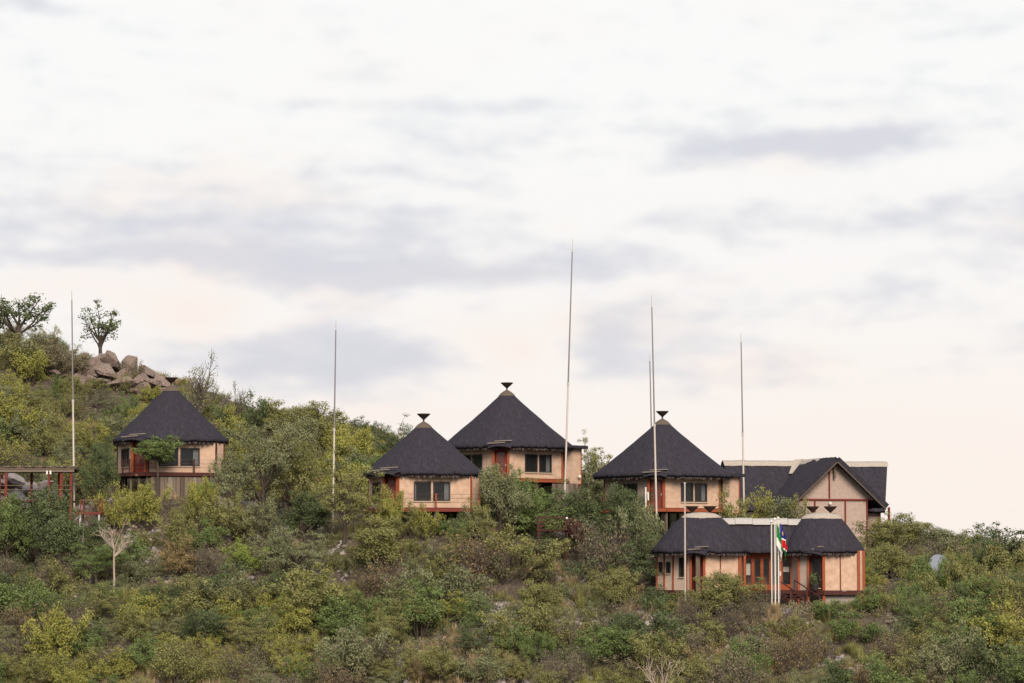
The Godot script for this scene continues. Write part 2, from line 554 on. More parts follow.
# a wall face from a to b (x, z), seen from outside with a on the left; openings are [from, to, bottom, top] in metres
func wall_face(parent: Node, a: Vector2, b: Vector2, y0: float, y1: float, m: Material, openings: Array = [], thick := 0.09) -> MeshInstance3D:
	var dir := (b - a).normalized()
	var out := Vector2(-dir.y, dir.x)
	var length := a.distance_to(b)
	var basis_ := Basis(Vector3(dir.x, 0, dir.y), Vector3.UP, Vector3(out.x, 0, out.y))
	var mb := MB.new()
	var piece := func(u0: float, u1: float, v0: float, v1: float) -> void:
		if u1 - u0 < 0.005 or v1 - v0 < 0.005:
			return
		var c := a + dir * (u0 + u1) * 0.5 - out * thick * 0.5
		mb.box(Transform3D(basis_, Vector3(c.x, (v0 + v1) * 0.5, c.y)), Vector3(u1 - u0, v1 - v0, thick))
	var at := 0.0
	for o in openings:
		piece.call(at, o[0], y0, y1)
		piece.call(o[0], o[1], y0, y0 + o[2])
		piece.call(o[0], o[1], y0 + o[3], y1)
		at = o[1]
	piece.call(at, length, y0, y1)
	var w := put(mb, "wall_panel", m, parent)
	for o in openings:
		var fb := MB.new()
		var t := 0.06
		var bar := func(u0: float, u1: float, v0: float, v1: float, dz: float, dp: float) -> void:
			var c := a + dir * (u0 + u1) * 0.5 + out * dz
			fb.box(Transform3D(basis_, Vector3(c.x, y0 + (v0 + v1) * 0.5, c.y)), Vector3(u1 - u0, v1 - v0, dp))
		bar.call(o[0] - 0.03, o[0] + t, o[2] - 0.03, o[3] + 0.03, 0.005, 0.05)
		bar.call(o[1] - t, o[1] + 0.03, o[2] - 0.03, o[3] + 0.03, 0.005, 0.05)
		bar.call(o[0] + t, o[1] - t, o[2] - 0.03, o[2] + t, 0.003, 0.044)
		bar.call(o[0] + t, o[1] - t, o[3] - t, o[3] + 0.03, 0.003, 0.044)
		var win := put(fb, "window", M.frame, parent)
		var pb := MB.new()
		var pc: Vector2 = a + dir * (o[0] + o[1]) * 0.5 - out * 0.03
		pb.box(Transform3D(basis_, Vector3(pc.x, y0 + (o[2] + o[3]) * 0.5, pc.y)), Vector3(o[1] - o[0] - 0.02, o[3] - o[2] - 0.02, 0.012))
		put(pb, "pane", M.glass, win)
		if o.size() > 4:
			var cb := MB.new()
			var rows := []
			for e in 2:
				var row := PackedVector3Array()
				for s in 13:
					var u: float = lerpf(o[1] - (o[1] - o[0]) * o[4], o[1], s / 12.0) if o[4] > 0.0 else lerpf(o[0], o[0] - (o[1] - o[0]) * o[4], s / 12.0)
					var q := a + dir * u - out * (0.2 + 0.025 * sin(s * 2.1))
					row.append(Vector3(q.x, y0 + (o[3] + 0.05 if e else o[2] - 0.2), q.y))
				rows.append(row)
			cb.grid(rows)
			put(cb, "curtain", M.curtain, win)
		var sb := MB.new()
		var sc: Vector2 = a + dir * (o[0] + o[1]) * 0.5 + out * 0.05
		sb.box(Transform3D(basis_, Vector3(sc.x, y0 + o[2] - 0.07, sc.y)), Vector3(o[1] - o[0] + 0.12, 0.07, 0.1))
		put(sb, "sill", M.sill, win)
	return w

func post(parent: Node, p: Vector2, y0: float, y1: float, w: float, m: Material, called := "post", turn := 0.0) -> void:
	var b := MB.new()
	b.block(Vector3(p.x, (y0 + y1) * 0.5, p.y), Vector3(w, y1 - y0, w), turn)
	put(b, called, m, parent)

func octagon(w: float, c: float) -> Array:
	return [Vector2(-w, w - c), Vector2(-w + c, w), Vector2(w - c, w), Vector2(w, w - c), Vector2(w, -w + c), Vector2(w - c, -w), Vector2(-w + c, -w), Vector2(-w, -w + c)]

# a raised lip of thatch over a doorway, with weathered boards on it; p is the doorway's top, o points out of the house
func door_lip(parent: Node, p: Vector3, o: Vector2, wide: float) -> void:
	var out := Vector3(o.x, 0, o.y)
	var side := Vector3(o.y, 0, -o.x)
	var b := MB.new()
	var hw := wide * 0.5
	# lip slab, thick and rounded off at its nose
	var rows := []
	for q in [[-0.9, 0.52], [-0.3, 0.46], [0.35, 0.34], [0.62, 0.25], [0.68, 0.16], [0.6, 0.08], [0.3, 0.12], [-0.6, 0.2]]:
		var row := PackedVector3Array()
		for s in 9:
			var u := s / 4.0 - 1.0
			row.append(p + out * (q[0] - 0.16 * u * u) + side * hw * u + Vector3(0, q[1] - 0.16 * u * u, 0))
		rows.append(row)
	b.grid(rows)
	var lip := put(b, "door_lip", M.thatch, parent)
	for k in 2:
		var bb := MB.new()
		var y := 0.36 + k * 0.17
		var sh := -0.25 + k * 0.5
		bb.bar(p + out * (0.5 - k * 0.35) + side * (sh - hw * 0.75) + Vector3(0, y, 0), p + out * (0.42 - k * 0.3) + side * (sh + hw * 0.75) + Vector3(0, y + 0.06, 0), 0.22, 0.06)
		put(bb, "board", M.plank_b, lip)

# ------------------------------------------------------------------ square chalet with clipped corners under a round thatched roof
func chalet(label: String, x: float, d: float, floor_y: float, turn: float, o: Dictionary) -> Node3D:
	var ground := hill(x, d)
	var t := thing("thatched_chalet", label, "chalet", Vector3(x, ground, -d), turn, "thatched chalets on the ridge")
	var fy := floor_y - ground
	var w: float = o.get("w", 3.5)
	var c: float = o.get("c", 0.8)
	var wh: float = o.get("wall", 2.55)
	var pts := octagon(w, c)
	# deck on posts
	var dk := PackedVector2Array()
	for p in octagon(w + o.get("deck", 0.42), c + 0.3): dk.append(p)
	var db := MB.new()
	db.slab(dk, fy - 0.14, fy)
	var deck := put(db, "deck", M.dark_red, t)
	for k in dk.size():
		var a := dk[k]
		var b := dk[(k + 1) % dk.size()]
		var out := (a + b).normalized() * 0.03
		var fb := MB.new()
		fb.bar(Vector3(a.x + out.x, fy - 0.17, a.y + out.y), Vector3(b.x + out.x, fy - 0.17, b.y + out.y), 0.08, 0.24)
		put(fb, "fascia_beam", o.get("fascia", M.red), deck)
	for k in dk.size():
		var a := dk[k] * 0.93
		var b := dk[(k + 1) % dk.size()] * 0.93
		for q in [a, a.lerp(b, 0.5)]:
			var gy := hill(x + q.x * cos(turn) + q.y * sin(turn), d + q.x * sin(turn) - q.y * cos(turn)) - ground
			post(t, q, minf(gy - 0.3, fy - 0.4), fy - 0.14, 0.16, M.timber, "stilt")
	# cross braces and joists in the dark below
	var jb := MB.new()
	for k in 9:
		var z := -w + k * w * 0.25
		jb.bar(Vector3(-w, fy - 0.22, z), Vector3(w, fy - 0.22, z), 0.08, 0.16)
	put(jb, "joists", M.timber, deck)
	# walls: 0 door corner, 1 front, 2, 3 right, 4, 5 back, 6, 7 left
	var y1 := fy + wh
	for k in 8:
		var a: Vector2 = pts[k]
		var b: Vector2 = pts[(k + 1) % 8]
		# outline runs left to right as seen from outside when walked this way
		var length := a.distance_to(b)
		if k == 0:
			var door := MB.new()
			var m := (a + b) * 0.5
			var nrm := Vector2(-1, 1).normalized()
			door.box(Transform3D(Basis(Vector3.UP, -PI / 4), Vector3(m.x - nrm.x * 0.1, fy + 1.05, m.y - nrm.y * 0.1)), Vector3(length - 0.3, 2.1, 0.06))
			var dn := put(door, "door", M.red, t)
			var pane := MB.new()
			pane.box(Transform3D(Basis(Vector3.UP, -PI / 4), Vector3(m.x - nrm.x * 0.06, fy + 1.3, m.y - nrm.y * 0.06)), Vector3(length - 0.6, 1.3, 0.012))
			put(pane, "pane", M.glass, dn)
			var hb := MB.new()
			hb.box(Transform3D(Basis(Vector3.UP, -PI / 4), Vector3(m.x + 0.26 - nrm.x * 0.05, fy + 1.0, m.y + 0.26 - nrm.y * 0.05)), Vector3(0.05, 0.16, 0.04))
			put(hb, "handle", M.steel, dn)
			var lb := MB.new()
			lb.box(Transform3D(Basis(Vector3.UP, -PI / 4), Vector3(m.x - nrm.x * 0.1, fy + (2.1 + wh) * 0.5, m.y - nrm.y * 0.1)), Vector3(length - 0.3, wh - 2.1, 0.07))
			put(lb, "lintel", M.red, t)
			for q in [a, b]:
				post(t, q + nrm * 0.06, fy, y1, 0.19, M.orange, "door_post", PI / 4)
			door_lip(t, Vector3(m.x + nrm.x * 0.55, y1 - 0.28, m.y + nrm.y * 0.55), nrm, 1.8)
			continue
		var op := []
		if k == 1:
			var u: float = o.get("win", length * 0.5)
			var ws: float = o.get("ws", 1.22)
			op = [[u - ws - 0.1, u - 0.1, 0.5, 1.85, -0.16], [u + 0.1, u + ws + 0.1, 0.5, 1.85, 0.3]]
		elif k == 7:
			op = [[length * 0.5 - 1.3, length * 0.5 - 0.08, 0.5, 1.85], [length * 0.5 + 0.08, length * 0.5 + 1.3, 0.5, 1.85]]
		wall_face(t, a, b, fy, y1, M.canvas_grey if (k == 7 and o.has("grey_left")) else M.canvas, op)
		post(t, b, fy, y1, 0.11, o.get("posts", M.orange), "corner_post", PI / 4 if k % 2 else 0.0)
	# railing along the front of the deck
	var rail: Array = o.get("rail", [])
	for q in rail:
		post(t, q, fy, fy + 1.0, 0.11, o.get("posts", M.orange), "railing_post")
	for k in rail.size() - 1:
		var rb := MB.new()
		for y in [0.35, 0.65, 0.95]:
			rb.tube(Vector3(rail[k].x, fy + y, rail[k].y), Vector3(rail[k + 1].x, fy + y, rail[k + 1].y), 0.012, 0.012, 4)
		put(rb, "railing_cable", M.cable, t)
	# plank skirt under the deck
	if o.has("skirt"):
		var s: Array = o.skirt
		var xx: float = s[0]
		var k := 0
		while xx < s[1]:
			var pw := rng.randf_range(0.24, 0.4)
			var zz := w + 0.36
			var gy := hill(x + (xx + pw * 0.5) * cos(turn) + zz * sin(turn), d + xx * sin(turn) - zz * cos(turn)) - ground
			var pb := MB.new()
			var top := fy - 0.36
			var low := minf(gy - 0.15, top - 0.5)
			pb.block(Vector3(xx + pw * 0.5, (top + low) * 0.5, zz + rng.randf_range(-0.02, 0.02)), Vector3(pw - 0.03, top - low, 0.04))
			put(pb, "plank", [M.plank_a, M.plank_b, M.plank_a, M.plank_c][(k * 7 + k / 3) % 4], t)
			xx += pw
			k += 1
	# bathroom wing on the right-hand side, under a thin flat eave
	if o.has("annex"):
		var az: float = o.annex
		var ax := w + 0.02
		var ring := [Vector2(ax, az + 1.4), Vector2(ax + 1.9, az + 1.0), Vector2(ax + 1.9, az - 1.6), Vector2(ax, az - 1.6)]
		for k in 3:
			wall_face(t, ring[k], ring[k + 1], fy - 0.3, y1 - 0.1, M.canvas)
			post(t, ring[k + 1], fy - 0.3, y1 - 0.1, 0.09, M.orange, "corner_post")
		var rb := MB.new()
		var rp := PackedVector2Array()
		for q in [Vector2(ax - 0.6, az + 2.0), Vector2(ax + 2.3, az + 1.4), Vector2(ax + 2.35, az - 2.0), Vector2(ax - 0.6, az - 2.0)]: rp.append(q)
		rb.slab(rp, y1 - 0.1, y1 + 0.14)
		put(rb, "annex_roof", M.thatch, t)
		var sb := MB.new()
		var sp := PackedVector2Array()
		for q in ring: sp.append(q)
		sb.slab(sp, fy - 0.45, fy - 0.3)
		put(sb, "annex_floor", M.red, t)
		for q in ring:
			post(t, q * 0.98, fy - 3.2, fy - 0.45, 0.14, M.timber, "stilt")
		if o.has("lamp"):
			var lm := MB.new()
			lm.lathe([Vector2(0.0, -0.14), Vector2(0.1, -0.1), Vector2(0.14, 0.0), Vector2(0.1, 0.1), Vector2(0.0, 0.14)], 12, Vector3(ax + 1.5, fy + 0.25, az + 1.3))
			put(lm, "wall_lamp", M.white, t)
	var rh: float = o.roof_h
	thatch_roof(t, Vector3(0, y1 - 0.02, 0), o.ra, o.ra, o.rn, rh, 0.35, 0.35, 0.0, int(x * 7.0 + 900.0))
	finial(t, Vector3(0, y1 + rh - 0.02, 0), o.get("fs", 1.0))
	return t

# ------------------------------------------------------------------ reception: two clipped pavilions joined by a glazed link
func reception(x: float, d: float, floor_y: float) -> void:
	var ground := hill(x, d)
	var t := thing("reception_lodge", "double domed thatched lodge with white ridge and orange glazed doors behind the flagpoles", "lodge", Vector3(x, ground, -d))
	var fy := floor_y - ground
	var y1 := fy + 2.75
	var left := [Vector2(-7.3, -0.6), Vector2(-5.05, 2.0), Vector2(-4.15, 2.45), Vector2(-1.6, 1.7), Vector2(-1.3, 0.4), Vector2(-1.6, -3.0), Vector2(-6.6, -3.2)]
	var right := [Vector2(2.1, 0.4), Vector2(2.5, 1.5), Vector2(4.15, 2.5), Vector2(6.6, 2.4), Vector2(7.0, 1.9), Vector2(7.0, -3.0), Vector2(2.2, -3.0)]
	var link := [Vector2(-1.3, 0.4), Vector2(2.1, 0.4), Vector2(2.2, -3.0), Vector2(-1.6, -3.0)]
	var floors := [left, right, link]
	for k in 3:
		var sb := MB.new()
		var sp := PackedVector2Array()
		var mid := Vector2.ZERO
		for q in floors[k]: mid += q / floors[k].size()
		for q in floors[k]: sp.append(q + (q - mid).normalized() * (0.25 if k < 2 else -0.01))
		sb.slab(sp, fy - 0.16 - k * 0.005, fy - k * 0.005)
		var dk := put(sb, "floor_slab", M.dark_red, t)
		if k < 2:
			for e in [0, 1, 2, 3]:
				var a := sp[e]
				var b := sp[e + 1]
				var fb := MB.new()
				fb.bar(Vector3(a.x, fy - 0.17, a.y + 0.05), Vector3(b.x, fy - 0.17, b.y + 0.05), 0.07, 0.26)
				put(fb, "fascia_beam", M.dark_red, dk)
	# left pavilion
	var l0 := (left[0] as Vector2).distance_to(left[1])
	wall_face(t, left[0], left[1], fy, y1, M.canvas_pale, [[0.25, 0.6, 1.2, 1.95], [1.0, 1.4, 1.2, 1.95], [2.3, 2.75, 0.95, 2.25]])
	for u in [0.8, 1.7, 3.05]:
		var p: Vector2 = left[0].lerp(left[1], u / l0) + Vector2(-0.02, 0.03)
		post(t, p, fy, y1, 0.09, M.orange, "batten", 0.7)
	var b0: Vector2 = left[1]
	var b1: Vector2 = left[2]
	wall_face(t, b0.lerp(b1, 0.05) - Vector2(-0.1, 0.3), b1.lerp(b0, 0.05) - Vector2(-0.1, 0.3), fy, y1, M.red)
	wall_face(t, left[2], left[3], fy, y1, M.canvas)
	post(t, (left[2] as Vector2).lerp(left[3], 0.45) + Vector2(0.02, 0.03), fy, y1, 0.07, M.red, "batten")
	wall_face(t, left[3], left[4], fy, y1, M.canvas)
	wall_face(t, left[4], left[5], fy, y1, M.canvas)
	wall_face(t, left[5], left[6], fy, y1, M.canvas)
	wall_face(t, left[6], left[0], fy, y1, M.canvas)
	for q in [[b0, 0.16], [b1, 0.18], [left[3], 0.2], [left[0], 0.11]]:
		post(t, q[0] + Vector2(0, 0.07), fy - 0.4, y1, q[1], M.orange, "corner_post")
	post(t, Vector2(-1.25, 1.55), fy - 0.4, y1, 0.17, M.orange, "corner_post")
	post(t, Vector2(-4.6, 2.75), fy - 1.6, y1 - 0.1, 0.3, M.timber, "tree_post")
	# the right pavilion
	wall_face(t, right[0], right[1], fy, y1, M.canvas_grey)
	var r0: Vector2 = right[1]
	var r1: Vector2 = right[2]
	wall_face(t, r0, r0.lerp(r1, 0.36), fy, y1, M.canvas_grey)
	wall_face(t, r0.lerp(r1, 0.42) - Vector2(-0.1, 0.16), r0.lerp(r1, 0.9) - Vector2(-0.1, 0.16), fy, y1, M.red, [[0.18, 0.8, 0.2, 2.2]])
	wall_face(t, right[2], right[3], fy, y1, M.canvas)
	post(t, (right[2] as Vector2).lerp(right[3], 0.48) + Vector2(0, 0.03), fy, y1, 0.07, M.red, "batten")
	for k in range(3, 7):
		wall_face(t, right[k], right[(k + 1) % 7], fy, y1, M.canvas)
	for q in [[r0, 0.16], [r0.lerp(r1, 0.39), 0.14], [r1, 0.19], [right[3], 0.18], [right[4], 0.18]]:
		post(t, q[0] + Vector2(0, 0.07), fy - 1.5, y1, q[1], M.orange, "corner_post")
	# masonry plinth below the right pavilion
	wall_face(t, right[2] + Vector2(0.1, -0.15), right[3] + Vector2(-0.1, -0.15), fy - 2.2, fy - 0.36, M.rock_pale)
	var lm := MB.new()
	lm.block(Vector3(5.5, fy - 0.12, 2.62), Vector3(0.4, 0.2, 0.08))
	put(lm, "wall_lamp", M.white, t)
	# glazed link: orange frames with panes and doors
	var zf := 0.42
	var xx := -1.2
	var k := 0
	for wd in [0.62, 0.62, 0.62, 0.74, 0.74]:
		var frame := MB.new()
		var cx: float = xx + wd * 0.5
		frame.block(Vector3(xx + 0.055, fy + 1.2, zf), Vector3(0.11, 2.4, 0.1))
		frame.block(Vector3(xx + wd - 0.055, fy + 1.2, zf), Vector3(0.11, 2.4, 0.1))
		frame.block(Vector3(cx, fy + 0.2, zf), Vector3(wd - 0.22, 0.4, 0.08))
		frame.block(Vector3(cx, fy + 2.3, zf), Vector3(wd - 0.22, 0.2, 0.08))
		var dr := put(frame, "glazed_door", M.orange, t)
		var pn := MB.new()
		pn.block(Vector3(cx, fy + 1.3, zf), Vector3(wd - 0.22, 1.8, 0.012))
		put(pn, "pane", M.glass, dr)
		if k == 0 or k == 4:
			var nb := MB.new()
			nb.block(Vector3(cx, fy + 1.45, zf - 0.2), Vector3(wd - 0.32, 0.8 if k == 0 else 0.35, 0.02))
			put(nb, "notice_sheet", M.white, dr)
		if k == 3:
			var hb := MB.new()
			hb.block(Vector3(cx + wd * 0.4, fy + 1.15, zf + 0.08), Vector3(0.1, 0.3, 0.05))
			put(hb, "handle", M.white, dr)
		xx += wd
		k += 1
	var lt := MB.new()
	lt.block(Vector3(0.4, fy + 2.58, zf), Vector3(3.35, 0.34, 0.12))
	put(lt, "lintel", M.orange, t)
	wall_face(t, Vector2(2.2, -2.98), Vector2(-1.6, -2.98), fy, y1, M.canvas)
	# porch floor in front of the link
	var pb := MB.new()
	pb.block(Vector3(0.55, fy - 0.1, 1.55), Vector3(2.9, 0.16, 2.1))
	var porch := put(pb, "porch_deck", M.dark_red, t)
	for q in [-0.8, 0.2, 1.9]:
		post(t, Vector2(q, 2.5), fy - 1.8, fy - 0.18, 0.14, M.dark_red, "stilt")
	for q in [-0.85, 0.1]:
		post(porch, Vector2(q, 2.55), fy - 0.02, fy + 0.95, 0.09, M.red, "railing_post")
	var rb := MB.new()
	for y in [0.3, 0.6, 0.92]:
		rb.bar(Vector3(-0.85, fy + y, 2.55), Vector3(0.1, fy + y, 2.55), 0.05, 0.05)
	put(rb, "railing", M.red, porch)
	# stilts below
	for q in [Vector2(-7.0, -0.4), Vector2(-6.4, 0.5), Vector2(-5.8, 1.2), Vector2(-5.2, 1.9), Vector2(-4.0, 2.3), Vector2(-2.8, 2.0), Vector2(-1.8, 1.6), Vector2(4.2, 2.4), Vector2(6.6, 2.3), Vector2(6.9, -2.8), Vector2(-6.5, -3.0), Vector2(-1.7, -2.9), Vector2(2.2, -2.9)]:
		var gy := hill(x + q.x, d - q.y) - ground
		post(t, q, minf(gy - 0.3, fy - 0.6), fy - 0.16, 0.15, M.timber, "stilt")
	# roofs
	thatch_roof(t, Vector3(-4.15, y1 + 0.05, -0.4), 3.5, 3.5, 2.5, 2.62, 0.95, 0.35, 0.42, 301)
	thatch_roof(t, Vector3(4.35, y1 + 0.05, -0.3), 2.95, 3.4, 2.7, 2.6, 0.95, 0.35, 0.42, 302)
	var gb := MB.new()
	var rows := []
	var uvs := []
	for q in [[2.0, -0.24], [2.05, 0.0], [1.5, 0.5], [1.0, 1.05], [0.45, 1.72], [0.0, 2.12], [-0.6, 1.6], [-1.4, 0.75], [-2.4, -0.1]]:
		var row := PackedVector3Array()
		var uv := PackedVector2Array()
		for s in 41:
			var u := s / 40.0
			row.append(Vector3(lerpf(-3.6, 3.6, u), y1 + 0.1 + q[1] + sin(u * 37.0) * 0.02 + sin(u * 91.0) * 0.015, -0.6 + q[0]))
			uv.append(Vector2(u * 7.2, q[0]))
		rows.append(row)
		uvs.append(uv)
	gb.grid(rows, uvs)
	put(gb, "link_roof", M.thatch, t)
	for e in 5:
		var rp := MB.new()
		var x0 := -3.0 + e * 1.24
		var cr := []
		for q in [[0.62, -0.42], [0.34, -0.12], [0.0, 0.03], [-0.34, -0.12], [-0.6, -0.4]]:
			var row := PackedVector3Array()
			for s in 5:
				row.append(Vector3(x0 + s * 0.305, y1 + 2.28 + q[1] + (e % 2) * 0.03 + e * -0.012, -0.6 + q[0]))
			cr.append(row)
		rp.grid(cr)
		put(rp, "ridge_panel", M.ridge_sheet, t)
	for q in [[-4.15, -0.4, 2.67], [4.35, -0.3, 2.65]]:
		var cb := MB.new()
		cb.lathe([Vector2(1.46, -0.40), Vector2(1.36, -0.24), Vector2(1.05, -0.06), Vector2(0.65, 0.02), Vector2(0.0, 0.05)], 28, Vector3(q[0], y1 + q[2], q[1]), 1.0, 0.7)
		put(cb, "ridge_cap", M.ridge_white, t)
		for s in [-0.64, 0.62]:
			finial(t, Vector3(q[0] + s, y1 + q[2] - 0.3, q[1]), 0.95, false)
	door_lip(t, Vector3(-4.65, y1 - 0.3, 2.65), Vector2(-0.45, 0.9).normalized(), 1.7)
	door_lip(t, Vector3(3.3, y1 - 0.3, 2.35), Vector2(-0.5, 0.86).normalized(), 1.9)
	# front steps that come down towards the right
	var st := thing("entrance_steps", "dark red timber steps descending from the lodge porch beside the flagpoles", "steps", on_hill(x + 2.2, d - 3.6))
	var sy := floor_y - st.position.y
	for e in 8:
		var tb := MB.new()
		var u := e / 7.0
		tb.block(Vector3(-0.75 + u * 1.5, sy - 0.18 - u * (sy + 0.05) * 0.95, 0.55 + u * 1.7), Vector3(1.5, 0.07, 0.34), 0.55)
		put(tb, "tread", M.dark_red, st)
	for s in [-0.7, 0.7]:
		var ax: Vector3 = Vector3(cos(0.55), 0, -sin(0.55)) * s
		var sb := MB.new()
		sb.bar(Vector3(-0.8, sy - 0.25, 0.45) + ax, Vector3(0.75, -0.1, 2.35) + ax, 0.06, 0.26)
		put(sb, "stringer", M.dark_red, st)
		var hb := MB.new()
		hb.bar(Vector3(-0.8, sy + 0.72, 0.45) + ax, Vector3(0.75, 0.92, 2.35) + ax, 0.06, 0.07)
		put(hb, "handrail", M.dark_red, st)
		for e in 3:
			var p: Vector3 = Vector3(-0.8, 0, 0.45).lerp(Vector3(0.75, 0, 2.35), e * 0.5) + ax
			post(st, Vector2(p.x, p.z), lerpf(sy - 0.3, -0.3, e * 0.5), lerpf(sy + 0.75, 0.95, e * 0.5), 0.09, M.dark_red, "railing_post")

# ------------------------------------------------------------------ the gabled hall
func hall(x: float, d: float, ridge_y: float) -> void:
	var ground := hill(x, d)
	var t := thing("gabled_hall", "large dark thatched hall with white ridge and timber framed cross gable", "hall", Vector3(x, ground, -d), 0.26)
	var ry := ridge_y - ground
	var L := 7.2
	var half := 4.3
	var ey := ry - 4.0
	var wob := FastNoiseLite.new()
	wob.seed = 9
	wob.frequency = 0.6
	# main roof: two slopes with a thick cut edge; the verge leans out towards the ridge
	for s in [1.0, -1.0]:
		var b := MB.new()
		var rows := []
		var uvs := []
		for q in [[0.9, -0.3], [1.0, -0.28], [1.0, 0.0], [0.85, 0.0], [0.7, 0.0], [0.55, 0.0], [0.4, 0.0], [0.25, 0.0], [0.12, 0.0], [0.0, 0.0]]:
			var row := PackedVector3Array()
			var uv := PackedVector2Array()
			for e in 61:
				var u := e / 60.0
				var len_: float = L + 0.1 - q[0] * (2.0 if s > 0 else 0.4)
				var px := lerpf(-L, len_, u)
				row.append(Vector3(px, lerpf(ry, ey, q[0]) + q[1] + wob.get_noise_2d(px * 2.0, q[0] * 3.0) * 0.1, s * q[0] * half))
				uv.append(Vector2(px, q[0] * 5.5))
			rows.append(row)
			uvs.append(uv)
		b.grid(rows, uvs)
		put(b, "roof", M.thatch, t)
	# cut thatch at the right-hand verge, and the end walls below
	var vb := MB.new()
	for s in [1.0, -1.0]:
		var k := 2.0 if s > 0 else 0.4
		vb.quad(Vector3(L + 0.1, ry, 0), Vector3(L + 0.1 - k, ey, s * half), Vector3(L - 0.1 - k, ey - 0.32, s * half), Vector3(L - 0.1, ry - 0.4, 0))
		vb.quad(Vector3(-L, ry, 0), Vector3(-L, ey, s * half), Vector3(-L + 0.1, ey - 0.32, s * half), Vector3(-L + 0.1, ry - 0.4, 0))
	put(vb, "verge", M.thatch, t)
	var wl := L - 2.0
	for s in [-1.0, 1.0]:
		var gb := MB.new()
		var xx: float = s * wl
		gb.quad(Vector3(xx, ey + 0.3, -half + 0.7), Vector3(xx, ry - 0.4, 0), Vector3(xx, ey + 0.3, half - 0.7), Vector3(xx, 0, half - 0.7))
		gb.quad(Vector3(xx, ey + 0.3, -half + 0.7), Vector3(xx, 0, half - 0.7), Vector3(xx, -1, half - 0.7), Vector3(xx, -1, -half + 0.7))
		put(gb, "end_wall", M.canvas_mauve, t)
	wall_face(t, Vector2(-wl, half - 0.7), Vector2(wl, half - 0.7), -1.0, ey + 0.3, M.canvas_mauve)
	wall_face(t, Vector2(wl, -half + 0.7), Vector2(-wl, -half + 0.7), -1.0, ey + 0.3, M.canvas_mauve)
	# white ridge capping in lengths
	for e in 9:
		var cb := MB.new()
		var x0 := -L + e * 1.6
		var cr := []
		for q in [[0.5, -0.38], [0.3, -0.12], [0.0, 0.08], [-0.3, -0.12], [-0.5, -0.38]]:
			var row := PackedVector3Array()
			for s in 5:
				row.append(Vector3(minf(x0 + s * 0.398, L + 0.1), ry + q[1] + wob.get_noise_2d(x0 + s * 0.4, 4.0) * 0.05, q[0]))
			cr.append(row)
		cb.grid(cr)
		put(cb, "ridge_cap", M.ridge_white, t)
	# cross gable towards the valley
	var gx := -0.35
	var gh := 4.2
	var gl := 8.0
	var gr := ry + 0.12
	var ge := gr - 3.75
	for s in [-1.0, 1.0]:
		var b := MB.new()
		var rows := []
		var uvs := []
		for q in [[1.0, -0.3], [1.02, 0.0], [0.8, 0.0], [0.6, 0.0], [0.4, 0.0], [0.2, 0.0], [0.0, 0.0]]:
			var row := PackedVector3Array()
			var uv := PackedVector2Array()
			for e in 31:
				var pz := lerpf(0.0, gl, e / 30.0)
				row.append(Vector3(gx + s * q[0] * gh, lerpf(gr, ge, q[0]) + q[1] + wob.get_noise_2d(pz * 2.0, q[0] * 3.0 + s) * 0.08, pz))
				uv.append(Vector2(pz, q[0] * 6.0))
			rows.append(row)
			uvs.append(uv)
		b.grid(rows, uvs)
		put(b, "gable_roof", M.thatch, t)
		var eb := MB.new()
		eb.bar(Vector3(gx + s * 0.05, gr - 0.22, gl + 0.02), Vector3(gx + s * gh * 1.01, ge - 0.22, gl + 0.02), 0.34, 0.5, Vector3(s, 1.1, 0))
		put(eb, "thatch_verge", M.thatch, t)
		var bb := MB.new()
		bb.bar(Vector3(gx + s * 0.02, gr - 0.42, gl + 0.24), Vector3(gx + s * gh * 0.98, ge - 0.42, gl + 0.24), 0.1, 0.1, Vector3(s, 1.1, 0))
		put(bb, "rafter", M.plank_c, t)
	# white flashing along the left valley
	for e in 6:
		var fb := MB.new()
		var u0 := e * 0.055
		var u1 := u0 + 0.056
		var rows := []
		for u in [u0, u1]:
			var v := Vector3(gx - u * gh, lerpf(gr, ge, u) + 0.06, u * half)
			var wv: float = 0.62 - u * 1.2
			rows.append(PackedVector3Array([v + Vector3(-wv, 0.01, 0.02), v + Vector3(-wv * 0.4, 0.02, 0.1), v + Vector3(0.0, 0.03, wv * 0.5), v + Vector3(0.02, 0.03, wv)]))
		fb.grid(rows)
		put(fb, "flashing", M.ridge_white, t)
	var gc := MB.new()
	var cr2 := []
	for q in [[-0.5, -0.44], [-0.26, -0.22], [0.0, -0.02], [0.2, -0.16], [0.3, -0.26]]:
		var row := PackedVector3Array()
		for s in 7:
			row.append(Vector3(gx + q[0] * (1.0 - s * 0.06), gr + 0.06 + q[1], s * 0.75))
		cr2.append(row)
	gc.grid(cr2)
	put(gc, "gable_ridge_cap", M.ridge_white, t)
	# gable wall: canvas with dark red frame
	var zw := gl - 0.75
	var tb := MB.new()
	var beam := ge + 0.35
	tb.quad(Vector3(gx - gh * 0.9, beam, zw), Vector3(gx, gr - 0.35, zw), Vector3(gx, gr - 0.35, zw), Vector3(gx + gh * 0.9, beam, zw))
	put(tb, "gable_panel", M.canvas_mauve, t)
	wall_face(t, Vector2(gx - gh * 0.86, zw), Vector2(gx + gh * 0.70, zw), -1.5, beam, M.canvas_mauve)
	wall_face(t, Vector2(gx + gh * 0.70, zw), Vector2(gx + gh * 0.70, half - 0.7), -1.5, beam, M.canvas_mauve)
	wall_face(t, Vector2(gx - gh * 0.86, half - 0.7), Vector2(gx - gh * 0.86, zw), -1.5, beam, M.canvas_mauve)
